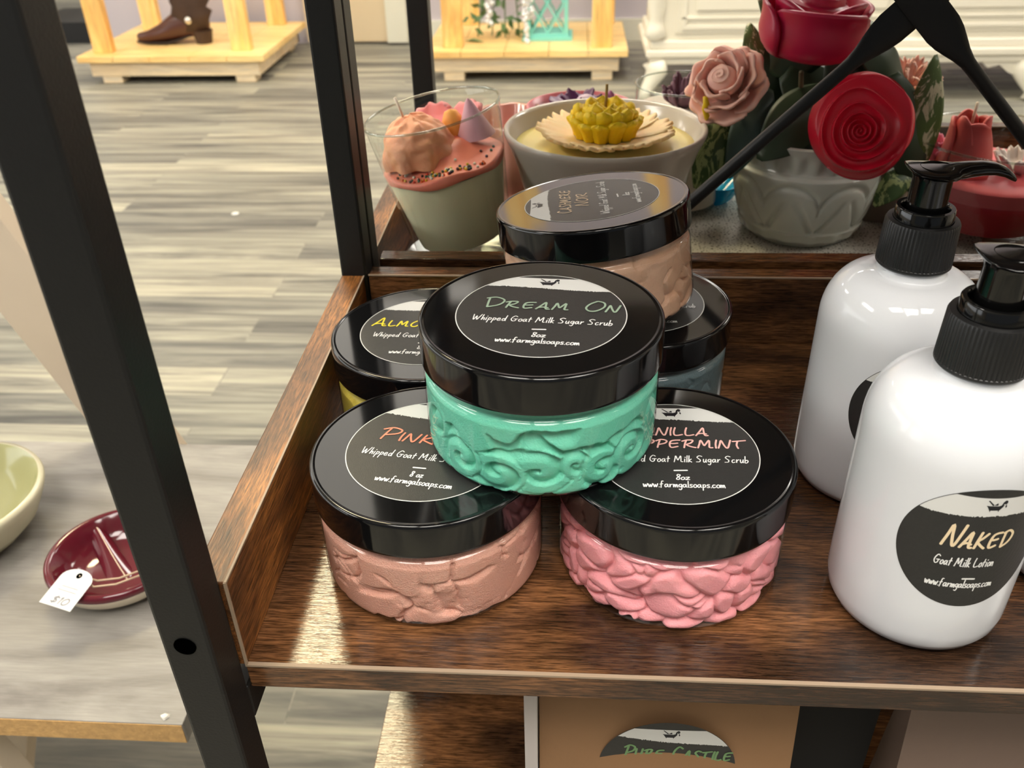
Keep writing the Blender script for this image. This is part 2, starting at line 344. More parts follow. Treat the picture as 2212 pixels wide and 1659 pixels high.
M_LAMP = mat('ceiling_lamp_diffuser', (1.0, 0.86, 0.53, 1), 0.5, emis=38.0)
M_LAMPC = mat('ceiling_lamp_diffuser_cool', (1.0, 0.945, 0.87, 1), 0.5, emis=16.5)
M_LIDGLOW = mat('added_lid_reflection_panel', (1.0, 0.96, 0.88, 1), 0.5, emis=2.3)  # added dim glowing panel, gives the left jar lids their grey reflection
M_LAMPF = mat('lamp_frame', srgb(220, 218, 210), 0.5)
LAMPS = [(-0.68, 1.88, 0.34, 0.24, 1), (-0.55, -0.50, 0.30, 0.50, 0), (0.9, -0.55, 0.30, 0.50, 0), (-2.3, -0.2, 0.30, 0.60, 0), (1.9, 3.0, 0.30, 0.60, 0), (0.15, 3.1, 0.3, 0.6, 0),
         (-1.25, 3.15, 0.78, 0.92, 2), (-3.3, 3.0, 0.3, 0.6, 0), (2.6, 0.4, 0.3, 0.6, 0), (0.15, -1.05, 0.3, 0.45, 0), (-3.2, 6.0, 0.3, 0.6, 0)]
for i, (x, y, hx, hy, warm) in enumerate(LAMPS):
    t = thing('ceiling_light', 'square warm ceiling light panel up behind the shelf' if warm == 1 else 'large dim glowing ceiling panel added for the lid reflections, over the left pine stand' if warm == 2 else 'long ceiling light panel in the shop ceiling', 'light', (x, y, CEIL_Z-0.03), group=None if warm else 'ceiling light panels')
    mesh('diffuser', *box(-hx, hx, -hy, hy, -0.002, 0.0), (M_LAMPC, M_LAMP, M_LIDGLOW)[warm], t)
    mesh('frame', *join(box(-hx-0.02, -hx, -hy-0.02, hy+0.02, -0.006, 0.03), box(hx, hx+0.02, -hy-0.02, hy+0.02, -0.006, 0.03), box(-hx, hx, -hy-0.02, -hy, -0.006, 0.03), box(-hx, hx, hy, hy+0.02, -0.006, 0.03)), M_LAMPF, t)

# ------------------------------------------------------------------ black metal shelving units
def shelf_unit(label, y0, yb0, yb1, y1, prow, zlow=-0.235, zup=0.34, brace=None, frontrail=False):
    """y0..: front post faces; yb0..yb1 board depth; y1: rear face of rear posts"""
    XL, XR = -0.1345, 0.458
    t = thing('shelving_unit', label, 'shelf', (XL, y0, FLOOR_Z))
    def P(name, b, m, bw=0.0006):
        b = (b[0]-XL, b[1]-XL, b[2]-y0, b[3]-y0, b[4]-FLOOR_Z, b[5]-FLOOR_Z)
        o = mesh(name, *box(*b), m, t); bevel(o, bw); return o
    w = 0.0165; posts = []
    for (px, py, wx) in prow:
        posts.append(P('post', (px, px+wx, py, py+w, FLOOR_Z, 0.62), M_BLACK, 0.0013))
    def slab(z, x0, tag_='shelf_board'):
        o = P(tag_, (x0, 0.446, yb0, yb1, z-0.0123, z), M_WX, 0.0005)
        e = mesh('highlight_band', *box(x0-XL, 0.446-XL, yb0-0.0004-y0, yb0+0.0012-y0, z-0.0007-FLOOR_Z, z+0.0002-FLOOR_Z), M_EDGE, o)
        return o
    main = slab(0.0, -0.1166)
    slab(zlow, -0.1166, 'lower_shelf'); slab(zup, -0.1166, 'upper_shelf')
    s = P('side_board', (-0.1288, -0.1160, yb0, yb1-0.0005 if not frontrail else yb1, 0.0, 0.0416), M_WY, 0.0006)
    mesh('highlight_band', *join(box(-0.1166-XL, -0.1157-XL, yb0-0.0004-y0, yb0+0.0006-y0, 0.0-FLOOR_Z, 0.0417-FLOOR_Z), box(-0.1164-XL, -0.1156-XL, yb0-y0, yb1-0.012-y0, 0.0411-FLOOR_Z, 0.0419-FLOOR_Z)), M_EDGE, s)
    P('side_board', (0.446, 0.4580, yb0, yb1-0.0005, 0.0, 0.0416), M_WY, 0.0006)
    r = P('rear_board', (-0.1137, 0.4450, yb1-0.0112, yb1, 0.0, 0.0416), M_WX, 0.0006)
    mesh('highlight_band', *box(-0.1137-XL, 0.445-XL, yb1-0.0117-y0, yb1-0.0110-y0, 0.0411-FLOOR_Z, 0.0419-FLOOR_Z), M_EDGE, r)
    if frontrail: P('front_board', (-0.1115, 0.4450, yb0, yb0+0.0115, 0.0, 0.0416), M_WX, 0.0006)
    for zz in (0.0, zup):
        P('crossbar', (-0.1330, -0.1180, y0+w, y1-w, zz-0.030, zz-0.0125), M_BLACK, 0.001)
    if brace:
        yc, xc, zc, h = brace
        for s_ in (1, -1):
            Pp = []; R = []
            for k in range(33):
                q = -1+2*k/32; d = abs(q)*h; e = max(0, 1-d/0.030); e = e*e*(3-2*e)
                e2 = max(0, 1-(h-d)/0.022)
                Pp.append((xc+q*h-XL, yc+s_*0.0013*e-y0, zc+s_*q*h-FLOOR_Z)); R.append((0.0034+0.0052*e+0.003*e2, 0.0034-0.0022*e-0.002*e2))
            # extra samples near the flattened crossing
            QQ = sorted(set([-h, h]+[i*0.004 for i in range(-9, 10)]+[-h*0.95, h*0.95, -h*.8, h*.8, -.05, .05, -.1, .1]))
            Pp = []; R = []
            for q in QQ:
                d = abs(q); e = max(0, 1-d/0.030); e = min(1, e*1.6); e = e*e*(3-2*e); e2 = 1 if h-d < 0.02 else 0
                Pp.append((xc+q-XL, yc+s_*0.0013*e-y0, zc+s_*q-FLOOR_Z)); R.append((0.0036-0.0024*e-0.002*e2, 0.0034+0.0054*e+0.004*e2))
            mesh('cross_brace', *tube(Pp, R, 16, flat=(0, 1, 0)), M_BLACK, t, smooth=True, auto=40)
    return t, posts
unitA, postsA = shelf_unit('black metal shelving unit with rustic brown boards holding scrub jars and lotion bottles', 0.1955, 0.2124, 0.4622, 0.4665,
    [(-0.1345, 0.1955, 0.0168), (-0.1288, 0.4495, 0.0145), (0.4415, 0.1955, 0.0165), (0.4415, 0.4495, 0.0165)], brace=(0.4670, 0.1655, 0.1793, 0.276))
unitB, postsB = shelf_unit('second black metal shelving unit standing behind, holding candles and the flower pot', 0.4672, 0.4725, 0.7350, 0.7385,
    [(-0.1292, 0.4672, 0.0150), (-0.1278, 0.7215, 0.0165), (0.4415, 0.4672, 0.0165), (0.4415, 0.7215, 0.0165)], frontrail=True, zup=0.345)
# the punched hole in the front face of the near post
v, f = cap_([(0.0038, 0), (0.0038, 0.0004)], 32)
o = mesh('punched_hole', [(p[0]+0.0081, -0.00015-p[2]+0.0002, p[1]+0.0290-FLOOR_Z) for p in v], [tuple(reversed(q)) for q in f], M_HOLE, unitA)
o['label'] = 'black round hole punched in the near post'
v, f = join(box(0.0035, 0.0115, 0.0165, 0.03, -0.034-FLOOR_Z, -0.0125-FLOOR_Z))

# ------------------------------------------------------------------ scrub jars
HJ, HL, RB, RLID = 0.0522, 0.0147, 0.0430, 0.0455
def cream_mesh(kind, seed, NT=560, NZ=84):
    """unrolled height field of whipped cream pressed against the jar wall; s in mm from the camera side, z in mm"""
    th = np.linspace(-PI, PI, NT, endpoint=False); z = np.linspace(0.6, 36.5, NZ+1)
    T, Z = np.meshgrid(th, z); Sx = T*43.0
    rec = np.zeros_like(T); per = 24
    U = (T+PI)/(2*PI)*per
    wx = (vnoise(U*1.0, Z/9, seed, per)-.5)*9; wz = (vnoise(U*1.0, Z/9, seed+5, per)-.5)*7
    rng = np.random.RandomState(seed)
    if kind == 'ruffle':
        def lip(pts, D=3.2, L=6.5, soft=0.6):
            nonlocal rec
            p = np.array(pts); lz = np.interp(Sx, p[:, 0], p[:, 1]); lz = lz+0.8*np.sin(Sx*0.45+seed)
            d = lz-Z; inside = (Sx > p[0, 0]) & (Sx < p[-1, 0])
            fade = np.clip(np.minimum(Sx-p[0, 0], p[-1, 0]-Sx)/4, 0, 1)
            r = D*sstep(0, soft, d)*np.clip(1-d/L, 0, 1)**1.2*fade
            rec = np.where(inside, np.maximum(rec, r), rec)
        lip([(-19, 27), (-15.5, 24), (-11, 24.5), (-8, 25), (-6, 28), (-2, 29.5), (3, 31), (7, 29.8), (12, 29), (16, 31)], 5.0, 9)
        lip([(-7, 20), (-5.5, 24), (-3, 27.4), (1, 27.4), (5, 24.5), (9, 20.5), (12, 20.5), (16, 22.5), (21, 22), (25, 19)], 5.5, 9)
        lip([(-22, 15), (-18, 18), (-14, 20), (-10, 20.5), (-6, 21.5), (-2, 20)], 4.6, 8)
        lip([(16, 13), (19, 18), (23, 20.5), (27, 19), (31, 15)], 5.0, 8)
        for a0 in range(-130, 130, 15):   # further ruffles round the back
            if abs(a0) > 34:
                zz = rng.uniform(9, 30); lip([(a0-11, zz-3), (a0-5, zz+1), (a0, zz+rng.uniform(-1, 2)), (a0+6, zz+1), (a0+11, zz-2)], 4.5, 8)
        for (cx_, cz_, r0, sg, el) in [(0.5, 12.0, 9.4, 1, 1.25), (-14.5, 9.5, 8.6, -1, 1.2), (14, 13.5, 6.5, 1, 1.0), (24, 9.5, 8.2, -1, 1.15), (-30, 11, 8, 1, 1.2), (38, 12, 8, 1, 1.2), (-46, 20, 8, -1, 1.1), (55, 20, 8, 1, 1.1)]:
            dx = (Sx-cx_)/el+wx*0.12; dz = (Z-cz_)*1.0+wz*0.12; rho = np.sqrt(dx*dx+dz*dz); psi = np.arctan2(dz, dx)*sg
            t = rho/(r0*0.78)-psi/(2*PI); fr = t-np.floor(t)
            rr = 3.8*fr**1.8*(1-sstep(0.93, 1.0, fr))
            edge = sstep(r0, r0*0.93, rho); rr = rr*edge + (1-edge)*rec
            rec = np.where(rho < r0, rr, rec); rec = np.where((rho >= r0) & (rho < r0*1.12), np.maximum(rec, 2.0*(1-(rho-r0)/(0.12*r0))), rec)
        rec += (vnoise(U*3, Z/4, seed+9, per*3)-.5)*0.5
    else:
        nc = {'lumps': 150, 'rough': 75, 'big': 46, 'smooth': 30}[kind]
        cx_ = rng.uniform(-132, 132, nc); cz_ = rng.uniform(-2, 40, nc); sl = rng.uniform(-1, 1, (nc, 2))
        sx = Sx+wx; sz = Z+wz; best = np.full(T.shape, 1e9); sec = best.copy(); who = np.zeros(T.shape, int)
        for i in range(nc):
            dx = sx-cx_[i]; dx = (dx+132) % 264-132; d = np.sqrt((dx*0.72)**2+((sz-cz_[i])*1.15)**2)
            lo = d < best; sec = np.where(lo, best, np.minimum(sec, d)); who = np.where(lo, i, who); best = np.where(lo, d, best)
        gap = sec-best; dxs = ((sx-cx_[who]+132) % 264)-132; dzs = sz-cz_[who]
        A = {'lumps': (3.4, 1.3, 0.09), 'rough': (3.4, 0.8, 0.03), 'big': (3.2, 1.6, 0.05), 'smooth': (1.0, 1.6, 0.02)}[kind]
        mask = sstep(0.35, 0.62, vnoise(U*1.4, Z/7, seed+3, int(per*1.4) or 1)) if kind != 'lumps' else 0.75+0.25*vnoise(U, Z/8, seed+3, per)
        rec = A[0]*np.exp(-gap/A[1])*mask + {'lumps': 0.030, 'rough': 0.004, 'big': 0.006, 'smooth': 0.002}[kind]*best**2 + A[2]*(sl[who, 0]*dxs+sl[who, 1]*dzs)+0.6
        rec += (vnoise(U*3, Z/4, seed+9, per*3)-.5)*0.6
        if kind == 'rough': rec += (vnoise(U*14, Z/0.9, seed+2, per*14)-.5)*0.25+(vnoise(U*8, Z/1.6, seed+2, per*8) > .82)*0.3
    # ragged air gaps where the cream misses the bottom corner
    gapn = vnoise(U*2.5, Z*0, seed+11, int(per*2.5)); rec += 5*sstep(0, 1, (0.9+3.0*gapn**2-Z)/1.5)
    rec = np.clip(rec, 0.0, 7); 
    for _ in range(1):
        rec = (rec+np.roll(rec, 1, 1)+np.roll(rec, -1, 1)+np.vstack([rec[:1], rec[:-1]])+np.vstack([rec[1:], rec[-1:]]))/5
    q_ = rec-{'ruffle': 0.75, 'lumps': 1.15, 'rough': 1.0, 'big': 1.0, 'smooth': 0.9}[kind]; rec = np.where(q_ > 0, q_, 0.06*q_)+(rec > 0)*0.0
    R = (44.2-np.clip(rec, -0.1, 7))*0.001
    R = np.where(Z < 4.5, R-0.0022*((4.5-Z)/4)**3, R); R = np.minimum(R, np.where(Z > 30, np.interp(Z, [30, 32.5, 33.5, 37], [0.0442, 0.0432, 0.0416, 0.0414]), 0.05))
    V = np.stack([R*np.sin(T), -R*np.cos(T), Z*0.001], -1).reshape(-1, 3).tolist(); Fc = []
    for j in range(NZ):
        a = j*NT
        for i in range(NT): k = (i+1) % NT; Fc.append((a+i, a+k, a+NT+k, a+NT+i))
    Fc.append(tuple(range(NT-1, -1, -1))); Fc.append(tuple(NZ*NT+i for i in range(NT)))
    return V, Fc
def jar_shell():
    o = [(0.0, 0.0008), (0.036, 0.0008), (0.0395, 0.0001), (0.0420, 0.0003), (0.0438, 0.0014), (0.0446, 0.0032), (0.0448, 0.0052), (0.0448, 0.0070), (0.0448, 0.0290), (0.0448, 0.0305), (0.0446, 0.0316), (0.0441, 0.0326), (0.0434, 0.0331), (0.0428, 0.0335), (0.0426, 0.0341), (0.0426, 0.0380)]
    return lathe(o, 144)
def lid_prof(): return [(0.0, HJ-0.0002), (0.0430, HJ-0.0002), (0.0434, HJ-0.0002), (0.0438, HJ), (0.0446, HJ), (0.0450, HJ-0.0002), (0.0454, HJ-0.0007), (0.0455, HJ-0.0014), (0.0455, HJ-0.0020), (0.0456, HJ-HL+0.0012), (0.0456, HJ-HL+0.0006), (0.0454, HJ-HL), (0.0436, HJ-HL)]
def scrub_jar(label, x, y, z, cream_col, kind, seed, title, tcol, rotz=0.0, tilt=(0, 0), crot=0.0, sub=True, oz='8oz', rough=0.55, warm=0.35, lid=None):
    t = thing('scrub_jar', label, 'jar', (x, y, z), (tilt[0], tilt[1], 0), 'whipped sugar scrub jars stacked on the shelf')
    cm = mat('cream_'+kind, cream_col, rough, bump=0.5 if kind != 'rough' else 1.0, bscale=1400 if kind != 'rough' else 1800, vary=0.05, vscale=60, sss=0.35)
    o = mesh('scrub_filling', *cream_mesh(kind, seed), cm, t, smooth=True); o.rotation_euler[2] = crot
    mesh('jar_body', *jar_shell(), M_PET, t, smooth=True, auto=50)
    ld = mesh('lid', *lathe(lid_prof(), 160), lid or M_LID, t, smooth=True, auto=35)
    R = 0.0317
    T = []
    if len(title) == 1: T.append((title[0][0], title[0][1], 0.0030, 0.0080, title[0][2], 0.00080, 2, dict(small=0.68)))
    elif len(title) == 2:
        T.append((title[0][0], title[0][1], 0.0098, 0.0062, title[0][2], 0.00072, 2, dict(small=0.85)))
        T.append((title[1][0], title[1][1], 0.0018, 0.0062, title[1][2], 0.00072, 2, dict(small=0.85)))
    T.append(('Whipped Goat Milk Sugar Scrub', 0.0008, -0.0072, 0.0040, 0.0510, 0.00040, 4, dict(gap=0.30)))
    T.append((oz, 0.0008, -0.0178, 0.0032, 0.0050, 0.00042, 4, dict()))
    T.append(('www.farmgalsoaps.com', 0.0008, -0.0222, 0.0036, 0.0295, 0.00041, 4, dict(slant=0.05)))
    art = label_art(R, T, seed=seed)
    art.append((*ribbon([(-0.0018, -0.0124), (0.0030, -0.0122)], 0.0007), 2, 4))
    ca, sa = math.cos(rotz), math.sin(rotz)
    build_label('lid_label', art, tcol, ld, lambda u, v, w: (u*ca-v*sa, u*sa+v*ca, HJ-0.0002+w))
    return t
def tm(name, c): return mat(name, c, 0.5)
PX, PY, VX, VY, DX, DY = -0.0546, 0.2760, 0.0416, 0.2778, -0.0105, 0.2911
scrub_jar('jar of teal whipped scrub labelled Dream On, standing on the two pink jars', DX, DY, HJ+0.0003, srgb(112, 208, 178), 'ruffle', 3, [('DREAM ON', 0.0030, 0.0510)], tm('title_sage', srgb(150, 172, 150)), rotz=rad(-4.2))
scrub_jar('jar of dusty rose scrub labelled Pink, front left on the shelf', PX, PY, 0.0003, srgb(230, 174, 154), 'rough', 11, [('PINK', -0.0102, 0.0230)], tm('title_coral', srgb(240, 140, 110)), rotz=rad(-8.5), crot=0.25, oz='8 oz')
scrub_jar('jar of bright pink lumpy scrub labelled Vanilla Peppermint, beside the white bottle', VX, VY, 0.0003, srgb(250, 166, 172), 'lumps', 21, [('VANILLA', -0.0020, 0.0315), ('PEPPERMINT', 0.0018, 0.0505)], tm('title_pale_pink', srgb(240, 186, 178)), rotz=rad(0.5), crot=-0.1)
scrub_jar('jar of yellow scrub labelled Almond in the left rear corner of the shelf', -0.0681, 0.3695, 0.0003, srgb(214, 196, 84), 'smooth', 31, [('ALMOND', -0.0105, 0.0335)], tm('title_yellow', srgb(235, 215, 40)), rotz=rad(-1.5), crot=0.3)
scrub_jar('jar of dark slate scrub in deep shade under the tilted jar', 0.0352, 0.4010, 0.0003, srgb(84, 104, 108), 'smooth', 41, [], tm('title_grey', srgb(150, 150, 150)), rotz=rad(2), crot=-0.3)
scrub_jar('jar of beige scrub labelled Cashmere Noir, tilted on top of the two rear jars', 0.0160, 0.3965, 0.0548, srgb(214, 172, 142), 'big', 51, [('CASHMERE', 0.001, 0.0360), ('NOIR', 0.001, 0.0200)], tm('title_tan', srgb(214, 190, 160)), rotz=rad(92), tilt=(rad(-4.5), rad(-7.2)), crot=-0.9)

# ------------------------------------------------------------------ lotion bottles
M_BOT = mat('white_bottle_plastic', srgb(218, 220, 223), 0.06, spec=0.5, sss=0.0)
M_PUMPR = mat('pump_collar_black', srgb(22, 22, 22), 0.42)
M_PUMP = mat('pump_gloss_black', srgb(10, 10, 10), 0.12)
M_CREAMT = mat('title_cream', srgb(236, 214, 176), 0.5)
RBOT = 0.0318; ZC1, ZC2 = 0.1060, 0.1248
def bottle(label, x, y, az, title='NAKED'):
    t = thing('lotion_bottle', label, 'bottle', (x, y, 0.0002), group='white pump bottles of lotion')
    pr = [(0.0, 0.0012), (0.020, 0.0008), (0.0243, 0.0), (0.0270, 0.0006), (0.0296, 0.0026), (0.0311, 0.0058), (0.0318, 0.0105)]
    pr += [(0.0318, 0.0105+(0.080-0.0105)*k/6) for k in range(1, 7)]
    for k in range(1, 13):
        a = PI/2*k/12; pr.append((0.0142+(0.0318-0.0142)*math.cos(a)**0.9 if k < 12 else 0.0142, 0.080+0.0222*math.sin(a)))
    pr += [(0.0132, 0.1028), (0.0130, ZC1+0.001)]
    mesh('bottle_body', *lathe(pr, 128), M_BOT, t, smooth=True)
    # ribbed collar
    n = 240; V = []; Fc = []
    cp = [(0.0120, ZC1), (0.0137, ZC1), (0.0143, ZC1+0.0007), (0.0143, ZC1+0.0016), (0.0143, ZC1+0.0018), (0.0138, ZC2-0.0012), (0.0133, ZC2-0.0002), (0.0128, ZC2), (0.0112, ZC2)]
    for j, (r, z) in enumerate(cp):
        for i in range(n):
            rr = r-(0.00032 if (i % 4) in (2, 3) and 4 <= j <= 5 else 0); a = 2*PI*i/n; V.append((rr*math.cos(a), rr*math.sin(a), z))
    for j in range(len(cp)-1):
        for i in range(n): k = (i+1) % n; Fc.append((j*n+i, j*n+k, (j+1)*n+k, (j+1)*n+i))
    mesh('ribbed_collar', V, Fc, M_PUMPR, t, smooth=True, auto=30)
    mesh('pump_ring', *lathe([(0.0110, ZC2-0.001), (0.0110, ZC2+0.0042), (0.0106, ZC2+0.0048), (0.0092, ZC2+0.0048), (0.0086, ZC2+0.0040), (0.0084, ZC2+0.001), (0.0, ZC2+0.001)], 96), M_PUMP, t, smooth=True, auto=40)
    mesh('pump_stem', *lathe([(0.0073, ZC2), (0.0072, 0.1405), (0.0078, 0.1425), (0.0, 0.1425)], 72), M_PUMP, t, smooth=True, auto=40)
    # saddle-shaped head with a long nozzle towards +x
    secs = [(-0.0112, 0.0028, 0.0006, .1508), (-0.0104, 0.0062, 0.0012, .1502), (-0.0075, 0.0090, 0.0019, .1494), (-0.003, 0.0103, 0.0024, .1488), (0.002, 0.0104, 0.0027, .1486), (0.0065, 0.0088, 0.0030, .1487), (0.010, 0.0064, 0.0034, .1490),
            (0.015, 0.0050, 0.0036, .1497), (0.021, 0.0045, 0.0033, .1502), (0.027, 0.0041, 0.0029, .1500), (0.032, 0.0037, 0.0025, .1488), (0.0355, 0.0031, 0.0020, .1470), (0.0375, 0.0016, 0.0012, .1456)]
    V = []; n = 20
    for (sx, hw, hh, zc) in secs:
        for k in range(n):
            a = 2*PI*k/n; cz_ = math.sin(a); V.append((sx*(0.92 if sx < 0.007 else 0.80), hw*math.cos(a), zc-0.005+hh*cz_*(0.55 if cz_ > 0 else 1.0)-(0.0006*math.cos(a)**2*0+0)))
    Fc = [(j*n+i, j*n+(i+1) % n, (j+1)*n+(i+1) % n, (j+1)*n+i) for j in range(len(secs)-1) for i in range(n)]+[tuple(range(n-1, -1, -1)), tuple((len(secs)-1)*n+i for i in range(n))]
    hd = mesh('pump_head', V, Fc, M_PUMP, t, smooth=True, auto=60)
    mesh('thumb_dimple', *lathe([(0.0052, 0.0), (0.0058, 0.0006), (0.0064, 0.0)], 40, (0.0005, 0, 0.1448)), M_PUMP, hd, smooth=True)
    R = 0.0258; T = [(title, -0.0015, 0.0012, 0.0096, 0.0215, 0.00095, 2, dict(small=0.72, slant=0.28)), ('Goat Milk Lotion', -0.0034, -0.0072, 0.0040, 0.0190, 0.00040, 4, dict(gap=0.35)),
                     ('www.farmgalsoaps.com', -0.0026, -0.0168, 0.0036, 0.0218, 0.00040, 4, dict(slant=0.05))] if title else []
    art = label_art(R, T, ring=False, seed=7, band=(0.56, 0.885))
    art.append((*ribbon([(-0.0024, -0.0127), (0.0015, -0.0127)], 0.0007), 2, 4))
    def warp(u, v, w):
        a = u/RBOT+az; r = RBOT+w+0.00003
        return (r*math.sin(a), -r*math.cos(a), 0.0532+v)
    build_label('bottle_label', art, M_CREAMT, t, warp)
    return t
bottle('white pump bottle labelled Naked, in front nearest the shelf edge', 0.1338, 0.2570, rad(3))
bottle('white pump bottle standing behind the Naked bottle, nozzle over the red candle', 0.1360, 0.3337, rad(5), None)
bottle('white bottle at the far right, only a sliver of its base in view', 0.2075, 0.2800, rad(4), None)

# ------------------------------------------------------------------ flowers and candles
def petal(thc, hw, prof, nu=14, nv=10, wave=0, wn=5, lift=0.15, seed=0, off=0.0015, zt=1.0):
    """one curved petal round the z axis; prof: [(r,z)...] from base to lip"""
    pr = np.array(prof); tt = np.linspace(0, 1, len(pr)); ph = seed*1.7
    def fn(u, v):
        s = 2*u-1; w = math.sin(PI*min(1, 0.18+0.62*v))**0.7
        vv = v*(1-lift*s*s) + wave*0.0*s
        r = float(np.interp(vv, tt, pr[:, 0])); z = float(np.interp(vv, tt, pr[:, 1]))*zt
        wv = wave*v*v*math.sin(wn*s*PI/2+ph); r += off*s+wv; z += wv*0.6
        a = thc+hw*s*w
        return (r*math.cos(a), r*math.sin(a), z)
    return grid(fn, nu, nv)
def petals(layers, seed=0):
    rng = random.Random(seed); parts = []
    for (n, hw, prof, wave, wn, lift, phase) in layers:
        for i in range(n):
            parts.append(petal(2*PI*i/n+phase+rng.uniform(-.08, .08), hw, [(r*rng.uniform(.96, 1.04), z) for r, z in prof], wave=wave, wn=wn, lift=lift, seed=rng.random()*9))
    return join(*parts)
def rose_head(R, H, seed=0, rings=(0, .10, .19, .29, .41, .56, .78, 1.08), lobes=3, nr=110, na=200, off=(0, 0)):
    """moulded rose: spiral of overlapping petals as a closed, thick solid"""
    rng = random.Random(seed); p1, p2 = rng.uniform(0, 6), rng.uniform(0, 6)
    V = []; Fc = []
    for j in range(nr+1):
        rho = j/nr
        for i in range(na):
            ps = 2*PI*i/na
            lob = 0.07*math.cos(3*ps+p1)*min(1, rho*2)+0.04*math.cos(2*ps+p2)*rho
            qx = rho*math.cos(ps)-off[0]*(1-rho*rho); qy = rho*math.sin(ps)-off[1]*(1-rho*rho); pq = math.atan2(qy, qx) % (2*PI)
            rr = math.hypot(qx, qy)*(1+lob*0.9); idx = float(np.interp(rr, rings, range(len(rings))))-pq/(2*PI); t = idx-math.floor(idx)
            k = 0.35+0.65*rr
            lip = (t**2.2)*(1-max(0, (t-0.93)/0.07))
            h = H*(0.98-0.62*rr**2.2)+R*0.20*k*lip - R*0.10*k*(1-t)*0.6
            if rho > 0.86: h -= H*0.5*((rho-0.86)/0.14)**2
            ro = R*rho*(1+0.022*math.cos(lobes*ps+p1)+0.025*math.cos(2*ps+p2))
            V.append((ro*math.cos(ps), ro*math.sin(ps), h))
    base = [(0.985, 0.02), (0.93, -0.22), (0.80, -0.48), (0.55, -0.72), (0.2, -0.85), (0.01, -0.87)]
    for q, zq in base:
        for i in range(na):
            ps = 2*PI*i/na; ro = R*q*(1+0.022*math.cos(lobes*ps+p1)+0.025*math.cos(2*ps+p2)); V.append((ro*math.cos(ps), ro*math.sin(ps), zq*H*0.8))
    N = nr+1+len(base)
    for j in range(N-1):
        for i in range(na): k = (i+1) % na; Fc.append((j*na+i, (j+1)*na+i, (j+1)*na+k, j*na+k))
    return V, Fc
def aim(o, d, roll=0): o.rotation_mode = 'QUATERNION'; o.rotation_quaternion = Vector(d).normalized().to_track_quat('Z', 'Y') @ Matrix.Rotation(roll, 4, 'Z').to_quaternion()
def glaze(name, c, r=0.15): return mat(name, c, r, spec=0.6)
M_WICK = mat('wick_cotton', srgb(238, 222, 200), 0.8)

# glass of ice-cream-like wax
t = thing('glass_candle', 'fluted glass candle with peach wax scoop and sprinkles, leaning beside the rear post', 'candle', (-0.0685, 0.548, 0.0105), (rad(1.0), rad(-10.5), 0))
def fluted(prof, n=168, fl=28, z0=0.008, z1=0.060, amp=0.0006):
    V = []; Fc = []
    for r, z in prof:
        f = float(sstep(z0, z0+.006, z)*(1-sstep(z1-.004, z1, z)))
        for i in range(n): a = 2*PI*i/n; rr = r-amp*f*(0.5+0.5*math.cos(fl*a)); V.append((rr*math.cos(a), rr*math.sin(a), z))
    for j in range(len(prof)-1):
        for i in range(n): k = (i+1) % n; Fc.append((j*n+i, j*n+k, (j+1)*n+k, (j+1)*n+i))
    return V, Fc
go = [(0.0, 0.0), (0.028, 0.0), (0.0305, 0.0012), (0.0315, 0.004)]+[(0.0318+(0.0425-0.0318)*k/14, 0.006+0.090*k/14) for k in range(15)]+[(0.0432, 0.0970), (0.0428, 0.0982), (0.0415, 0.0980)]
gi = [(0.0415, 0.0980), (0.0404, 0.090), (0.0290, 0.016), (0.0, 0.0135)]
mesh('glass', *fluted(go), M_GLASS, t, smooth=True, auto=60)
mesh('rim', *tube([(0.0424*math.cos(2*PI*i/96), 0.0424*math.sin(2*PI*i/96), 0.0978) for i in range(97)], 0.0008, 8, close=False), M_RIM, t, smooth=True)
mesh('cream_wax', *cap_([(0.0280, 0.0150), (0.0288, 0.018), (0.0372, 0.0615), (0.0370, 0.0620)], 96), mat('ivory_wax', srgb(236, 228, 192), 0.45, sss=0.3), t, smooth=True, auto=40)
def coral_top(u, v):
    a = 2*PI*u; r = 0.0392*(1-v); z = 0.0668+0.0095*(1-math.cos(min(1, v*1.5)*PI/2))+0.0012*math.sin(5*a+2)*(1-v)
    return (r*math.cos(a), r*math.sin(a), z+0.002*v)
V, Fc = grid(coral_top, 64, 16, True); b = len(V)
V += [(0.0378*math.cos(2*PI*i/64), 0.0378*math.sin(2*PI*i/64), 0.0618+0.001*math.sin(i*0.5)) for i in range(64)]
Fc += [(b+i, b+(i+1) % 64, (i+1) % 64, i) for i in range(64)]
M_CORAL = mat('coral_wax', srgb(255, 142, 118), 0.4, sss=0.3, bump=0.3, bscale=300, vary=0.08)
mesh('coral_wax', V, Fc, M_CORAL, t, smooth=True)
def scoop(u, v):
    a = 2*PI*u; b_ = v*PI/2*1.15; n = float(vnoise(np.array(u*30), np.array(v*9), 4, 30))-.5; n2 = float(vnoise(np.array(u*12), np.array(v*4), 8, 12))-.5
    r = 0.0225*(1+0.09*n+0.08*n2+(0.16*max(0, v-0.75)*4*(0.5+0.5*math.sin(9*a))))
    return (r*math.sin(b_)*math.cos(a)-0.013, r*math.sin(b_)*math.sin(a)-0.004, 0.0760+r*math.cos(b_)*0.98)
mesh('wax_scoop', *grid(scoop, 90, 40, True), mat('peach_wax', srgb(255, 174, 134), 0.5, sss=0.4, bump=1.0, bscale=260, vary=0.12, vscale=60), t, smooth=True)
mesh('wick', *tube([(-0.017, -0.004, 0.096), (-0.0180, -0.004, 0.104), (-0.0190, -0.004, 0.1105)], 0.00085, 8), M_WICK, t, smooth=True)
o = mesh('wax_petal', *join(petal(0.8, 0.55, [(0.018, 0.078), (0.028, 0.084), (0.034, 0.092)], wave=.001), petal(1.7, 0.5, [(0.018, 0.078), (0.027, 0.086), (0.031, 0.094)], wave=.001)), mat('pink_wax', srgb(250, 158, 158), 0.45, sss=0.3), t, smooth=True); solid(o, 0.003)
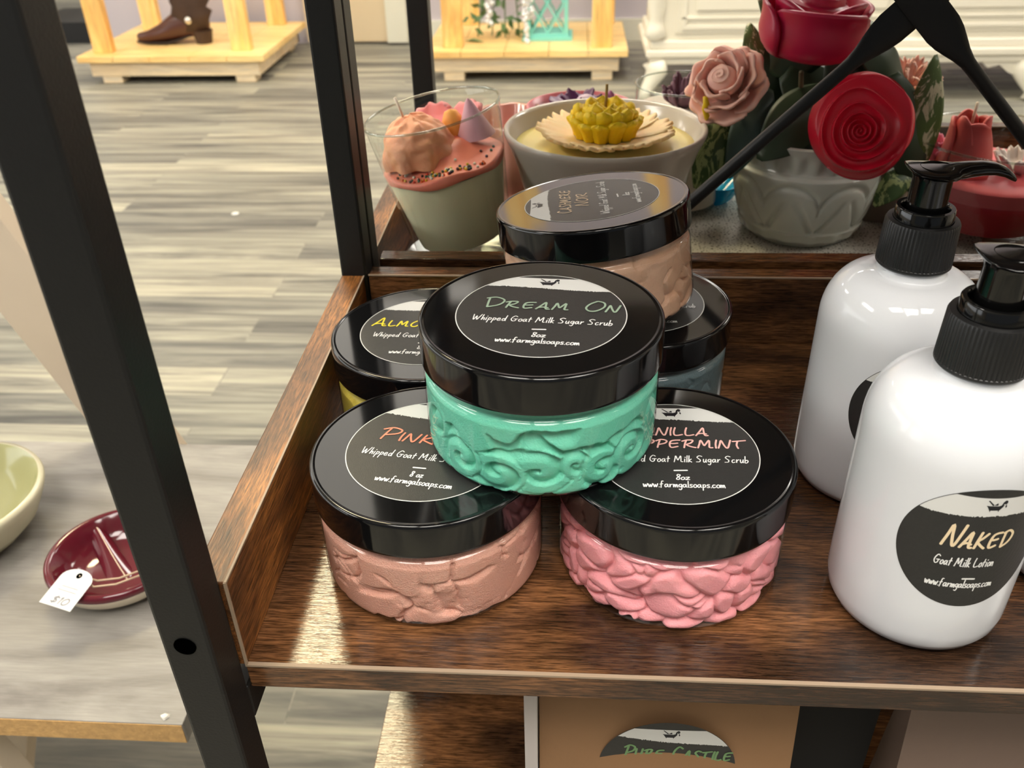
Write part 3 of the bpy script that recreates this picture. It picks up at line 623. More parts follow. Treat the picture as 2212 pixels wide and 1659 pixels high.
mesh('wax_cone', *lathe([(0.0, 0.0985), (0.002, 0.0965), (0.0125, 0.0745)], 40, (0.022, 0.010, 0)), mat('lilac_wax', srgb(222, 172, 184), 0.5, sss=0.3), t, smooth=True)
mesh('wax_shell', *lathe([(0.0, 0.0925), (0.004, 0.091), (0.0075, 0.084), (0.0075, 0.076)], 40, (0.0085, 0.015, 0)), mat('orange_wax', srgb(252, 178, 84), 0.5, sss=0.3), t, smooth=True)
rng = random.Random(5); SC = [srgb(40, 78, 60), srgb(230, 66, 34), srgb(240, 238, 220), srgb(40, 36, 66), srgb(240, 190, 40), srgb(86, 40, 40), srgb(236, 110, 40), srgb(70, 110, 84)]
SM = [mat('sprinkle_%s' % n, c, 0.35) for n, c in zip(('green', 'red', 'white', 'navy', 'yellow', 'maroon', 'orange', 'sage'), SC)]
sph = []
for k, m_ in enumerate(SM):
    V, Fc = lathe([(0.0009*math.sin(PI*q/8), -0.0009*math.cos(PI*q/8)) for q in range(9)], 12)
    sph.append((V, Fc, m_))
base_spr = {}
for i in range(96):
    k = rng.randrange(8)
    if i < 80: a = rad(rng.gauss(-92, 32)); r = min(0.0358, 0.0335+rng.gauss(0, 0.0022))
    else: a = rng.uniform(0, 2*PI); r = rng.uniform(0.024, 0.035)
    v_ = 1-r/0.0385; z = coral_top(a/(2*PI) % 1, v_)[2]+0.0006
    if k not in base_spr: base_spr[k] = mesh('sprinkle', sph[k][0], sph[k][1], sph[k][2], t, smooth=True); o = base_spr[k]
    else: o = base_spr[k].copy(); COL.objects.link(o); o.parent = t
    o.location = (r*math.cos(a), r*math.sin(a), z)
tag(mesh('glass_tray', *lathe([(0.0, 0.0020), (0.020, 0.0022), (0.034, 0.0022), (0.046, 0.0105), (0.0470, 0.0105), (0.0455, 0.0080), (0.036, 0.0002), (0.0, 0.0002)], 64), clear_mat('frosted_glass', (0.85, 0.87, 0.84, 1), 1.5, 0.1, 0.12, srgb(190, 190, 176)), smooth=True, auto=50, loc=(-0.0635, 0.5490, 0.0002)), 'shallow clear glass tray propped under the leaning sprinkle candle', 'tray')

# white ceramic bowl with a yellow blossom
t = thing('bowl_candle', 'white ceramic bowl of pale yellow wax with a bright yellow flower on top', 'candle', (0.0209, 0.5700, 0.0003))
M_CER = glaze('grey_white_glaze', srgb(214, 206, 194), 0.16)
pr = [(0.0, 0.001), (0.034, 0.0), (0.038, 0.001), (0.040, 0.006), (0.0480, 0.032), (0.0560, 0.0640), (0.0605, 0.0780), (0.0630, 0.0830), (0.0645, 0.0865), (0.0647, 0.0885), (0.0638, 0.0897), (0.0622, 0.0892), (0.0608, 0.0872), (0.0560, 0.0760), (0.030, 0.060), (0, 0.060)]
mesh('bowl', *lathe(pr, 144), M_CER, t, smooth=True)
mesh('wax', *lathe([(0.0, 0.0795), (0.052, 0.0792), (0.0572, 0.0790), (0.0573, 0.0770)], 96), mat('pale_yellow_wax', srgb(244, 224, 140), 0.35, sss=0.3, vary=0.05), t, smooth=True)
o = mesh('cream_petals', *petals([(9, 0.46, [(0.010, 0.0812), (0.022, 0.0822), (0.034, 0.0855), (0.042, 0.0880)], 0.0022, 7, 0.10, 0.2)], 3), mat('cream_petal_wax', srgb(250, 214, 158), 0.5, sss=0.4, bump=0.6, bscale=300), t, smooth=True); solid(o, 0.0022)
parts = []; rg = random.Random(2)
for (n, r0, h, lean) in ((13, 0.0165, 0.0135, 0.0055), (12, 0.0145, 0.0185, 0.0030), (8, 0.0095, 0.0210, 0.0020), (5, 0.0045, 0.0205, 0.001)):
    for i in range(n):
        a = 2*PI*i/n+r0*99+rg.uniform(-.1, .1); hh = h*rg.uniform(.88, 1.08); w = r0*PI/n*1.55
        def fn(u, v, a=a, r0=r0, hh=hh, lean=lean, w=w):
            b = 2*PI*u; s = (0.75+0.25*v/0.7) if v < 0.7 else math.sqrt(max(0.0004, 1-((v-0.7)/0.3)**2))
            rr = r0+lean*v*v; x = rr+0.0042*s*math.cos(b); y = w*s*math.sin(b)*(0.8+0.3*v); 
            x += 0.0004*math.cos(5*b)+0.0004*math.sin(7*b+r0*900)*v
            return (x*math.cos(a)-y*math.sin(a), x*math.sin(a)+y*math.cos(a), 0.0835+hh*v)
        parts.append(grid(fn, 16, 10, True))
mesh('yellow_blossom', *join(*parts), mat('bright_yellow_wax', srgb(244, 206, 6), 0.5, sss=0.3, bump=0.8, bscale=500), t, smooth=True)
mesh('wick', *tube([(0, -0.001, 0.100), (0.0003, -0.001, 0.1155)], 0.0009, 8), mat('wick_brown', srgb(150, 120, 60), 0.8), t, smooth=True)

# pink bowl behind, purple flowers
t = thing('bowl_candle', 'pink bowl with deep purple petals and a white pearl, behind the ceramic bowl', 'candle', (0.0060, 0.6740, 0.0003))
mesh('bowl', *lathe([(0.0, 0.001), (0.025, 0.0), (0.028, 0.003), (0.036, 0.040), (0.0400, 0.070), (0.0405, 0.0735), (0.0385, 0.0738), (0.0378, 0.069), (0.0, 0.064)], 96), glaze('rose_pink_glaze', srgb(224, 120, 134), 0.3), t, smooth=True)
o = mesh('purple_petals', *petals([(6, 0.5, [(0.004, 0.068), (0.014, 0.0715), (0.026, 0.073), (0.031, 0.0735)], 0.001, 4, 0.3, 0.2), (5, 0.5, [(0.003, 0.070), (0.010, 0.077), (0.015, 0.082)], 0.001, 4, 0.3, 0.9)], 8), mat('deep_purple_wax', srgb(92, 42, 92), 0.4), t, smooth=True); solid(o, 0.002)
mesh('pearl', *lathe([(0.0085*math.sin(PI*q/12), 0.0765-0.0075*math.cos(PI*q/12)) for q in range(13)], 24, (0.004, -0.010, 0)), mat('pearl_wax', srgb(204, 180, 200), 0.5, bump=1, bscale=600), t, smooth=True)
for (x, y) in ((0.020, -0.004), (0.022, 0.006)): mesh('wax_bud', *lathe([(0.0, 0.083), (0.003, 0.080), (0.0035, 0.072)], 20, (x, y, 0)), mat('mauve_wax', srgb(176, 112, 150), 0.5), t, smooth=True)

# ornate pink glass between the two candles
t = tag(mesh('pink_goblet', *fluted([(0.0, 0.001), (0.022, 0.0), (0.024, 0.003), (0.012, 0.010), (0.014, 0.016), (0.026, 0.028), (0.031, 0.045), (0.033, 0.066), (0.0335, 0.070), (0.0318, 0.069), (0.029, 0.045), (0, 0.03)], 120, 10, 0.02, 0.075, 0.0028), mat('pink_glass_wax', srgb(226, 168, 152), 0.12, spec=0.8), smooth=True, loc=(-0.045, 0.662, 0.0003)),
        'pinkish ribbed goblet glimpsed between the fluted glass and the ceramic bowl', 'glass')
# clear glass with a mauve flower
t = thing('glass_candle', 'clear round glass with a mauve wax flower, left of the pink carnation', 'candle', (0.0800, 0.6600, 0.0003))
mesh('glass', *lathe([(0.0, 0.001), (0.026, 0.0), (0.030, 0.004), (0.034, 0.05), (0.0345, 0.090), (0.0350, 0.0925), (0.0340, 0.0928)], 96), M_GLASS, t, smooth=True)
mesh('rim', *tube([(0.0345*math.cos(2*PI*i/96), 0.0345*math.sin(2*PI*i/96), 0.0925) for i in range(97)], 0.0008, 8, close=False), M_RIM, t, smooth=True)
mesh('wax', *cap_([(0.0300, 0.007), (0.0325, 0.076), (0.0322, 0.0765)], 64), mat('blush_wax', srgb(232, 216, 204), 0.5, sss=0.3), t, smooth=True, auto=40)
o = mesh('mauve_flower', *petals([(7, 0.42, [(0.003, 0.076), (0.012, 0.082), (0.015, 0.090)], 0.001, 4, 0.25, 0.2), (5, 0.5, [(0.002, 0.078), (0.007, 0.089), (0.008, 0.099)], 0.0008, 4, 0.3, 0.9)], 5), mat('mauve_petal_wax', srgb(122, 84, 98), 0.5), t, smooth=True); solid(o, 0.0018)
# turquoise dish
tag(mesh('glass_dish', *fluted([(0.0, 0.002), (0.012, 0.0), (0.016, 0.003), (0.024, 0.016), (0.026, 0.0175), (0.0245, 0.017), (0.012, 0.006), (0.0, 0.005)], 96, 8, 0.0, 0.02, 0.002), clear_mat('turquoise_glass', srgb(30, 190, 220), 1.7, 0.05, 0.55, srgb(10, 160, 200)), smooth=True, loc=(0.1080, 0.6700, 0.0008)),
    'small turquoise glass dish beside the foot of the milk glass pot', 'dish')

# lace doily
def doily_mat():
    m, nt, b = new_mat('lace'); tc = nt.nodes.new('ShaderNodeTexCoord').outputs['Object']
    vo = nt.nodes.new('ShaderNodeTexVoronoi'); vo.inputs['Scale'].default_value = 420; vo.feature = 'DISTANCE_TO_EDGE'; nt.links.new(tc, vo.inputs['Vector'])
    r = ramp(nt, [(0.18, srgb(206, 202, 192)), (0.34, srgb(84, 72, 58))]); nt.links.new(vo.outputs['Distance'], r.inputs[0]); nt.links.new(r.outputs[0], b.inputs['Base Color']); b.inputs['Roughness'].default_value = 0.85
    return m
V = [(0, 0, 0.0006)]; n = 160
for i in range(n):
    a = 2*PI*i/n; r = 0.098+0.004*abs(math.sin(10*a)); V.append((r*1.25*math.cos(a), r*math.sin(a), 0.0006))
Fc = [(0, 1+i, 1+(i+1) % n) for i in range(n)]
o = tag(mesh('lace_doily', V, Fc, doily_mat(), loc=(0.160, 0.612, 0.0003)), 'grey-white lace doily lying under the milk glass flower pot', 'doily'); solid(o, 0.0005)

# milk glass pot
t = thing('flower_pot', 'milk glass pot embossed with arches and points, full of leaves and roses', 'flower pot', (0.1630, 0.6150, 0.0010))
def pot(u, v):
    P = [(0.0, 0.002), (0.024, 0.0), (0.035, 0.0008), (0.0412, 0.0060), (0.0432, 0.0115), (0.0426, 0.0135), (0.0452, 0.020), (0.0482, 0.032), (0.0500, 0.044), (0.0507, 0.0520), (0.0485, 0.0540), (0.0480, 0.056), (0.0490, 0.062), (0.0492, 0.069), (0.0498, 0.0725), (0.0480, 0.0735), (0.0460, 0.070), (0.0, 0.060)]
    x = v*(len(P)-1); i = min(int(x), len(P)-2); f = x-i; r = P[i][0]*(1-f)+P[i+1][0]*f; z = P[i][1]*(1-f)+P[i+1][1]*f
    a = 2*PI*u; k = v*(len(P)-1)
    if 5.2 < k < 9.0:   # arches above, pointed darts below
        q = (z-0.0135)/(0.052-0.0135); s = (a*8/(2*PI)) % 1; s = abs(s-0.5)*2
        arch = abs(q-(0.45+0.42*math.sqrt(max(0, 1-s*s)))); dart = abs(s-(0.15+0.75*(1-q*1.6))) if q < 0.6 else 1
        r -= 0.0022*math.exp(-(arch/0.06)**2)+0.0028*math.exp(-(dart/0.10)**2)*(1-q)
    if 10.8 < k < 13: s = (a*26/(2*PI)) % 1; r -= 0.0018*math.sin(PI*s)**2*math.sin(PI*(k-10.8)/2.2)
    if 2 < k < 4.2: s = (a*16/(2*PI)) % 1; r -= 0.0014*math.sin(PI*s)**2
    return (r*math.cos(a), r*math.sin(a), z)
mesh('pot', *grid(pot, 320, 120, True), mat('milk_glass', srgb(206, 208, 198), 0.12, spec=0.6, sss=0.25), t, smooth=True)
mesh('moss_filling', *lathe([(0.0, 0.082), (0.02, 0.079), (0.044, 0.070)], 40), mat('dark_moss', srgb(30, 36, 22), 0.9, bump=1, bscale=200), t, smooth=True)
# leaves
def leaf_mat(name, c1, c2, vein, amount):
    m, nt, b = new_mat(name); tc = nt.nodes.new('ShaderNodeTexCoord').outputs['Object']
    n = noise_node(nt, tc, (130, 130, 45), 1, 4, 0.7, 0.8)
    r = ramp(nt, [(amount, c1), (amount+0.05, c2)]); nt.links.new(n.outputs[0], r.inputs[0]); nt.links.new(r.outputs[0], b.inputs['Base Color'])
    b.inputs['Roughness'].default_value = 0.42; return m
LM = {'dark': mat('leaf_dark_green', srgb(44, 62, 40), 0.42, vary=0.25, vscale=40), 'blue': mat('leaf_blue_green', srgb(62, 86, 78), 0.5, vary=0.15, vscale=40),
      'vari': leaf_mat('leaf_variegated', srgb(84, 106, 54), srgb(206, 202, 168), None, 0.53), 'mott': leaf_mat('leaf_mottled', srgb(60, 88, 40), srgb(164, 180, 118), None, 0.49)}
LN = {'dark': 'dark green', 'blue': 'blue-green', 'vari': 'variegated cream and green', 'mott': 'mottled light and dark green'}
LEAVES = [('mott', (0.1075, 0.6000, 0.0915), (0.0837, 0.5850, 0.0423), 0.0270), ('blue', (0.1268, 0.6000, 0.1048), (0.1028, 0.5750, 0.0532), 0.0242),
('dark', (0.1651, 0.6000, 0.1046), (0.1205, 0.5700, 0.0673), 0.0359), ('dark', (0.1509, 0.6000, 0.1017), (0.1366, 0.5750, 0.0641), 0.0331), ('vari', (0.1422, 0.6100, 0.1341), (0.1150, 0.6200, 0.1658), 0.0236),
('vari', (0.1197, 0.6200, 0.1117), (0.1150, 0.6300, 0.1389), 0.0138), ('vari', (0.1815, 0.6100, 0.1252), (0.2005, 0.6300, 0.1380), 0.0200), ('dark', (0.1804, 0.6100, 0.1309), (0.2204, 0.6200, 0.0990), 0.0241),
('vari', (0.2278, 0.6000, 0.0359), (0.2280, 0.6000, 0.1248), 0.0243), ('dark', (0.2043, 0.6000, 0.1131), (0.2327, 0.5950, 0.0345), 0.0290), ('mott', (0.2274, 0.6000, 0.0522), (0.2041, 0.5850, 0.0301), 0.0180),
('dark', (0.1415, 0.6200, 0.1116), (0.2091, 0.6100, 0.0584), 0.0466), ('dark', (0.1760, 0.6200, 0.1374), (0.2030, 0.6100, 0.0584), 0.0460), ('vari', (0.1348, 0.6200, 0.1378), (0.1652, 0.6400, 0.1592), 0.0331),
('dark', (0.1300, 0.6250, 0.1100), (0.1700, 0.6350, 0.1500), 0.045), ('dark', (0.1550, 0.6300, 0.0800), (0.1250, 0.6300, 0.1250), 0.040), ('dark', (0.1850, 0.6300, 0.0800), (0.2150, 0.6400, 0.1200), 0.040)]
for q, (k, A_, B_, w) in enumerate(LEAVES):
    A_ = Vector(A_)-t.location; B_ = Vector(B_)-t.location; d = B_-A_; L_ = d.length; d.normalize()
    nrm = Vector((0, -0.82, 0.57)); nrm = (nrm-d*nrm.dot(d)).normalized(); sd = d.cross(nrm)
    def fn(u, v, A_=A_, L_=L_, d=d, nrm=nrm, sd=sd, w=w, q=q):
        s = 2*u-1; ww = w/2*(math.sin(PI*min(1, v*0.93+0.05))**0.75)*(1-0.25*v)*1.15
        p = A_+d*(L_*v)+sd*(s*ww)+nrm*(0.012*math.sin(PI*v)*0.5-0.25*abs(s)**1.6*ww*0.9+0.0012*math.sin(9*v+q)*s)
        return tuple(p)
    o = mesh('leaf', *grid(fn, 12, 20), LM[k], t, smooth=True); solid(o, 0.0005); o['label'] = LN[k]+' leaf'
for (a, b) in (((0, 0, 0.06), (0.013, -0.045, 0.078)), ((-0.005, 0, 0.06), (-0.018, -0.02, 0.115)), ((-0.02, 0, 0.06), (-0.068, -0.035, 0.105)), ((0.02, 0, 0.06), (0.068, 0.025, 0.09))):
    mesh('stem', *tube([a, ((a[0]+b[0])/2, (a[1]+b[1])/2+0.004, (a[2]+b[2])/2), b], 0.0016, 8), mat('stem_brown', srgb(96, 84, 52), 0.7), t, smooth=True)
# roses
M_RED = mat('crimson_wax', srgb(208, 20, 48), 0.34, spec=0.5, sss=0.15); M_RED2 = mat('deep_pink_wax', srgb(200, 30, 72), 0.36, spec=0.5, sss=0.15)
o = tag(mesh('wax_rose', *rose_head(0.0315, 0.018, 3, rings=(0, .08, .16, .25, .37, .56, .80, 1.12), off=(0.16, 0.12)), M_RED, smooth=True, loc=(0.1775, 0.5600, 0.0920)), 'crimson wax rose facing forward, lower of the two big red roses', 'flower')
aim(o, (-0.12, -0.86, 0.36), rad(200))
t = thing('wax_rose', 'deep pink-red wax rose seen from the side, topmost in the flower pot', 'flower', (0.1455, 0.5900, 0.1262))
o = mesh('outer_petals', *petals([(3, 1.25, [(0.012, 0.0), (0.0240, 0.003), (0.0295, 0.010), (0.0308, 0.017), (0.0300, 0.024), (0.0305, 0.0300), (0.0325, 0.0330)], 0.0, 3, 0.10, -1.62), (3, 1.1, [(0.010, 0.0), (0.0205, 0.006), (0.0245, 0.016), (0.0250, 0.028), (0.0262, 0.0365)], 0.0, 3, 0.16, -0.7)], 4), M_RED2, t, smooth=True); solid(o, 0.0022)
mesh('rose_heart', *[(lambda vf: ([(p[0], p[1], p[2]+0.0235) for p in vf[0]], vf[1]))(rose_head(0.0215, 0.014, 9, rings=(0, .2, .42, .7, 1.1), nr=60, na=120))][0], M_RED2, t, smooth=True)
t.rotation_euler = (rad(3), rad(4), 0)
t = thing('wax_carnation', 'pale pink ruffled wax carnation with a yellow streak, at the left of the pot', 'flower', (0.0985, 0.5870, 0.1090))
M_PK = mat('pale_pink_wax', srgb(255, 198, 180), 0.5, sss=0.35, vary=0.06, vscale=60)
o = mesh('petals', *petals([(6, 0.72, [(0.004, -0.006), (0.014, -0.005), (0.0205, 0.000), (0.0245, 0.003), (0.0255, 0.001)], 0.0013, 3.6, 0.06, 0.2), (5, 0.85, [(0.003, -0.003), (0.012, -0.001), (0.0170, 0.006), (0.0190, 0.0115), (0.0205, 0.0120)], 0.0011, 3.4, 0.06, 0.7), (4, 1.0, [(0.003, 0.0), (0.0090, 0.004), (0.0118, 0.011), (0.0122, 0.0165), (0.0135, 0.0180)], 0.0008, 3, 0.06, 0.1)], 12), M_PK, t, smooth=True); solid(o, 0.0016)
mesh('bud', *[(lambda vf: ([(p[0], p[1], p[2]+0.0085) for p in vf[0]], vf[1]))(rose_head(0.0095, 0.0105, 17, rings=(0, .3, .62, 1.1), nr=40, na=90))][0], M_PK, t, smooth=True)
o = mesh('yellow_streak', *tube([(0.0025, -0.0150, 0.0170), (0.0050, -0.0175, 0.0140), (0.0040, -0.0200, 0.0105), (0.0070, -0.0222, 0.0070), (0.0060, -0.0235, 0.003)], [0.0015, 0.0020, 0.0016, 0.0019, 0.0010], 10), mat('yellow_wax_streak', srgb(238, 200, 24), 0.45), t, smooth=True)
aim(t, (-0.46, -0.66, 0.60), rad(-25))
t = thing('wax_carnation', 'small pale pink wax flower peeking out behind the right-hand leaves', 'flower', (0.2290, 0.6360, 0.0960))
o = mesh('petals', *petals([(7, 0.5, [(0.003, 0.0), (0.008, 0.003), (0.0125, 0.008), (0.015, 0.012)], 0.0016, 6, 0.1, 0.2), (5, 0.6, [(0.002, 0.0), (0.005, 0.005), (0.008, 0.014)], 0.001, 6, 0.1, 0.5)], 13), M_PK, t, smooth=True); solid(o, 0.0012)
aim(t, (0.1, -0.5, 0.9))
# red candle in a wide glass, right
t = thing('glass_candle', 'wide glass of red wax with a coral tulip, behind the rear pump bottle', 'candle', (0.2870, 0.6080, 0.0003))
mesh('glass', *lathe([(0.0, 0.001), (0.028, 0.0), (0.031, 0.003), (0.030, 0.006), (0.040, 0.014), (0.049, 0.030), (0.053, 0.048), (0.0555, 0.066), (0.0562, 0.0690), (0.0550, 0.0700)], 120), M_GLASS, t, smooth=True)
mesh('rim', *tube([(0.0556*math.cos(2*PI*i/96), 0.0556*math.sin(2*PI*i/96), 0.0698) for i in range(97)], 0.0009, 8, close=False), M_RIM, t, smooth=True)
mesh('red_wax', *cap_([(0.0365, 0.0125), (0.0395, 0.018), (0.0465, 0.0310), (0.0480, 0.0360), (0.0478, 0.0365)], 96), mat('red_wax', srgb(186, 40, 56), 0.4, sss=0.3), t, smooth=True, auto=40)
mesh('pink_wax', *cap_([(0.0480, 0.0366), (0.0502, 0.0460), (0.0485, 0.0475)], 96), mat('rose_wax', srgb(214, 96, 104), 0.45, sss=0.3), t, smooth=True, auto=50)
M_TUL = mat('coral_tulip_wax', srgb(206, 88, 84), 0.42, sss=0.2, bump=0.5, bscale=160)
o = mesh('tulip', *[(lambda vf: ([(p[0]-0.024, p[1]-0.004, p[2]+0.047) for p in vf[0]], vf[1]))(petals([(3, 1.05, [(0.0175, 0.0), (0.0155, 0.010), (0.0135, 0.020), (0.0115, 0.030), (0.0115, 0.036)], 0.0004, 3, 0.14, -1.6), (3, 0.95, [(0.0155, 0.0), (0.0135, 0.012), (0.0110, 0.026), (0.0098, 0.039)], 0.0004, 3, 0.12, -0.55)], 21))][0], M_TUL, t, smooth=True); solid(o, 0.002)
mesh('wick', *tube([(-0.022, 0.002, 0.075), (-0.0215, 0.002, 0.092)], 0.0011, 8), M_WICK, t, smooth=True)
o = mesh('pink_blossom', *[(lambda vf: ([(p[0]-0.036, p[1]+0.012, p[2]+0.050) for p in vf[0]], vf[1]))(petals([(7, 0.5, [(0.003, 0.0), (0.010, 0.004), (0.0145, 0.011)], 0.0014, 5, 0.12, 0.3), (5, 0.6, [(0.002, 0.0), (0.006, 0.008), (0.009, 0.016)], 0.001, 5, 0.12, 0.1)], 31))][0], mat('orchid_pink_wax', srgb(226, 132, 158), 0.5, sss=0.3), t, smooth=True); solid(o, 0.0018)
o = mesh('white_blossom', *[(lambda vf: ([(p[0]+0.012, p[1]-0.006, p[2]+0.048) for p in vf[0]], vf[1]))(petals([(6, 0.5, [(0.003, 0.0), (0.010, 0.004), (0.015, 0.012)], 0.0014, 5, 0.12, 0.3)], 33))][0], mat('white_wax', srgb(226, 214, 206), 0.5), t, smooth=True); solid(o, 0.0018)
# taupe cup behind the pot
tag(mesh('taupe_cup', *lathe([(0.0, 0.001), (0.017, 0.0), (0.019, 0.002), (0.0235, 0.048), (0.0235, 0.050), (0.0215, 0.049), (0.0205, 0.042), (0, 0.042)], 64), glaze('taupe_glaze', srgb(140, 124, 110), 0.45), smooth=True, loc=(0.2250, 0.6440, 0.0003)), 'plain taupe cup standing at the right of the milk glass pot', 'cup')

# ------------------------------------------------------------------ things on the lower shelf
def bag(label, x0, x1, y0, y1, z0, z1, m, side, lean=0.0, name='kraft_pouch', inset=0.012):
    t = thing(name, label, 'pouch', (x0, y0, z0))
    w = x1-x0; d = y1-y0; h = z1-z0
    V = []; Fc = []; nz = 14; nx = 20
    for j in range(nz+1):
        v = j/nz; dd = d*(1-v)**0.8+0.004
        ring = [(u, 0) for u in np.linspace(0, 1, nx+1)]+[(1, 1)]+[(u, 1) for u in np.linspace(1, 0, nx+1)]+[(0, 1)]
        for (u, s) in ring:
            bulge = 0.004*math.sin(PI*u)*math.sin(PI*v)
            ii = inset*(1-v)*0
            V.append((w*u+ii, (d-dd)*0.5+dd*s+(-bulge if s == 0 else bulge)+lean*v, h*v))
    n = 2*(nx+1)+2
    for j in range(nz):
        for i in range(n): k = (i+1) % n; Fc.append((j*n+i, j*n+k, (j+1)*n+k, (j+1)*n+i))
    Fc.append(tuple(range(n-1, -1, -1))); Fc.append(tuple(nz*n+i for i in range(n)))
    mesh('pouch_body', V, Fc, m, t, smooth=True, auto=60)
    return t
M_KR = mat('kraft_paper', srgb(144, 108, 74), 0.7, bump=0.3, bscale=300, vary=0.06, vscale=30)
tb = bag('brown kraft pouch with a round black and white sticker under the shelf edge', -0.0105, 0.1005, 0.2330, 0.2830, -0.2347, -0.040, M_KR, None)
art = label_art(0.0300, [('PURE CASTILE', 0.0040, 0.0055, 0.0085, 0.0470, 0.0010, 2, dict(small=0.72))], ring=False, seed=5, tilt=-0.10, band=(0.58, 0.86))
build_label('sticker', art, mat('title_green', srgb(112, 150, 100), 0.5), tb, lambda u, v, w: (0.0565+u, 0.0195-w-0.0035-0.004, 0.1365+v))
tag(mesh('paper_card', *box(-0.0168, -0.0112, 0.243, 0.262, -0.2347, -0.050), mat('white_card', srgb(200, 192, 188), 0.7)), 'narrow white card standing against the left side of the kraft pouch', 'card')
tag(mesh('gap_shade_block', *box(0.1040, 0.1440, 0.2700, 0.4300, -0.2347, -0.0450), mat('gap_shade_black', srgb(10, 9, 8), 0.8)), 'black block added for the deep shade between the two pouches', 'box')  # added block, its black stands in for deep shade in the gap
tb2 = bag('taupe pouch with a rounded shoulder at the right of the kraft pouch', 0.1490, 0.2450, 0.2420, 0.2800, -0.2347, -0.044, mat('taupe_paper', srgb(120, 100, 88), 0.6, bump=0.3, bscale=200), None)

# ------------------------------------------------------------------ laminate display table at the left
def lam_mat():
    m, nt, b = new_mat('grey_laminate'); tc = nt.nodes.new('ShaderNodeTexCoord').outputs['Object']
    n1 = noise_node(nt, tc, (3.0, 18, 10), 1, 5, 0.55, 2.2); n2 = noise_node(nt, tc, (40, 620, 40), 1, 3, 0.6, 0.2)
    r1 = ramp(nt, [(0.30, srgb(118, 113, 108)), (0.5, srgb(142, 138, 132)), (0.70, srgb(160, 156, 149))]); nt.links.new(n1.outputs[0], r1.inputs[0])
    r2 = ramp(nt, [(0.4, (0.93, 0.93, 0.93, 1)), (0.6, (1.04, 1.04, 1.04, 1))]); nt.links.new(n2.outputs[0], r2.inputs[0])
    nt.links.new(mixc(nt, r1.outputs[0], r2.outputs[0], 1.0, 'MULTIPLY'), b.inputs['Base Color']); b.inputs['Roughness'].default_value = 0.42
    bp = nt.nodes.new('ShaderNodeBump'); bp.inputs['Strength'].default_value = 0.4; bp.inputs['Distance'].default_value = 0.0004; nt.links.new(n2.outputs[0], bp.inputs['Height']); nt.links.new(bp.outputs[0], b.inputs['Normal'])
    return m
ZL = -0.22
t = thing('display_table', 'grey laminate display table with raw chipboard edge and beige slanted legs', 'table', (-0.45, 0.49, FLOOR_Z))
off = Vector((0.45, -0.49, -FLOOR_Z))
def sh(vf, o=off): return [(p[0]+o.x, p[1]+o.y, p[2]+o.z) for p in vf[0]], vf[1]
top = mesh('table_top', *sh(box(-0.80, -0.2400, 0.3425, 0.6345, ZL-0.0178, ZL)), lam_mat(), t); bevel(top, 0.0005)
M_CHIP = mat('chipboard', srgb(196, 156, 100), 0.9, bump=1.0, bscale=500, vary=0.35, vscale=260)
mesh('chipboard_edge', *sh(box(-0.799, -0.2406, 0.3419, 0.3424, ZL-0.0175, ZL-0.0007)), M_CHIP, top)
v, f = lathe([(0.0, 0.0022), (0.0018, 0.0016), (0.0028, 0.0002)], 7); 
mesh('chip_of_white_paint', [(p[0]-0.2530+off.x+0.001*math.sin(9*p[1]*1e3), p[1]+0.3475+off.y, p[2]+ZL+off.z) for p in v], f, mat('white_chip', srgb(226, 222, 212), 0.8), top)
M_BEIGE = mat('beige_leg_paint', srgb(206, 190, 168), 0.6, vary=0.05)
def leg(p, q, wx, wy, name='leg'):
    p = Vector(p)+off; q = Vector(q)+off; V = []
    for c in (p, q):
        for sx, sy in ((-1, -1), (1, -1), (1, 1), (-1, 1)): V.append((c.x+sx*wx/2, c.y+sy*wy/2, c.z))
    o = mesh(name, V, [(3, 2, 1, 0), (4, 5, 6, 7), (0, 1, 5, 4), (1, 2, 6, 5), (2, 3, 7, 6), (3, 0, 4, 7)], M_BEIGE, t); bevel(o, 0.0008); return o
leg((-0.3830, 0.6460, ZL-0.030), (-0.5600, 0.6460, 0.20), 0.062, 0.020)
leg((-0.4330, 0.3650, ZL-0.0180), (-0.375, 0.4000, FLOOR_Z), 0.055, 0.018)
leg((-0.4180, 0.4500, ZL-0.0180), (-0.600, 0.4700, FLOOR_Z), 0.050, 0.018)
mesh('lower_shelf', *sh(box(-0.80, -0.34, 0.4850, 0.6300, -0.568, -0.550)), wood('under_table_shade', 'x', srgb(58, 57, 55), srgb(78, 76, 73), srgb(96, 94, 90), blotch=6, fine=400, rough=0.6, bstr=0.1, lines=0.2), t)  # added slab, its dark tone stands in for shade under the table
leg((-0.72, 0.6460, ZL-0.0180), (-0.72, 0.6460, FLOOR_Z), 0.05, 0.02)
leg((-0.72, 0.3700, ZL-0.0180), (-0.72, 0.3700, FLOOR_Z), 0.05, 0.02)
mesh('back_rail', *sh(box(-0.78, -0.27, 0.6350, 0.6360, ZL-0.06, ZL-0.0185)), M_BEIGE, t)
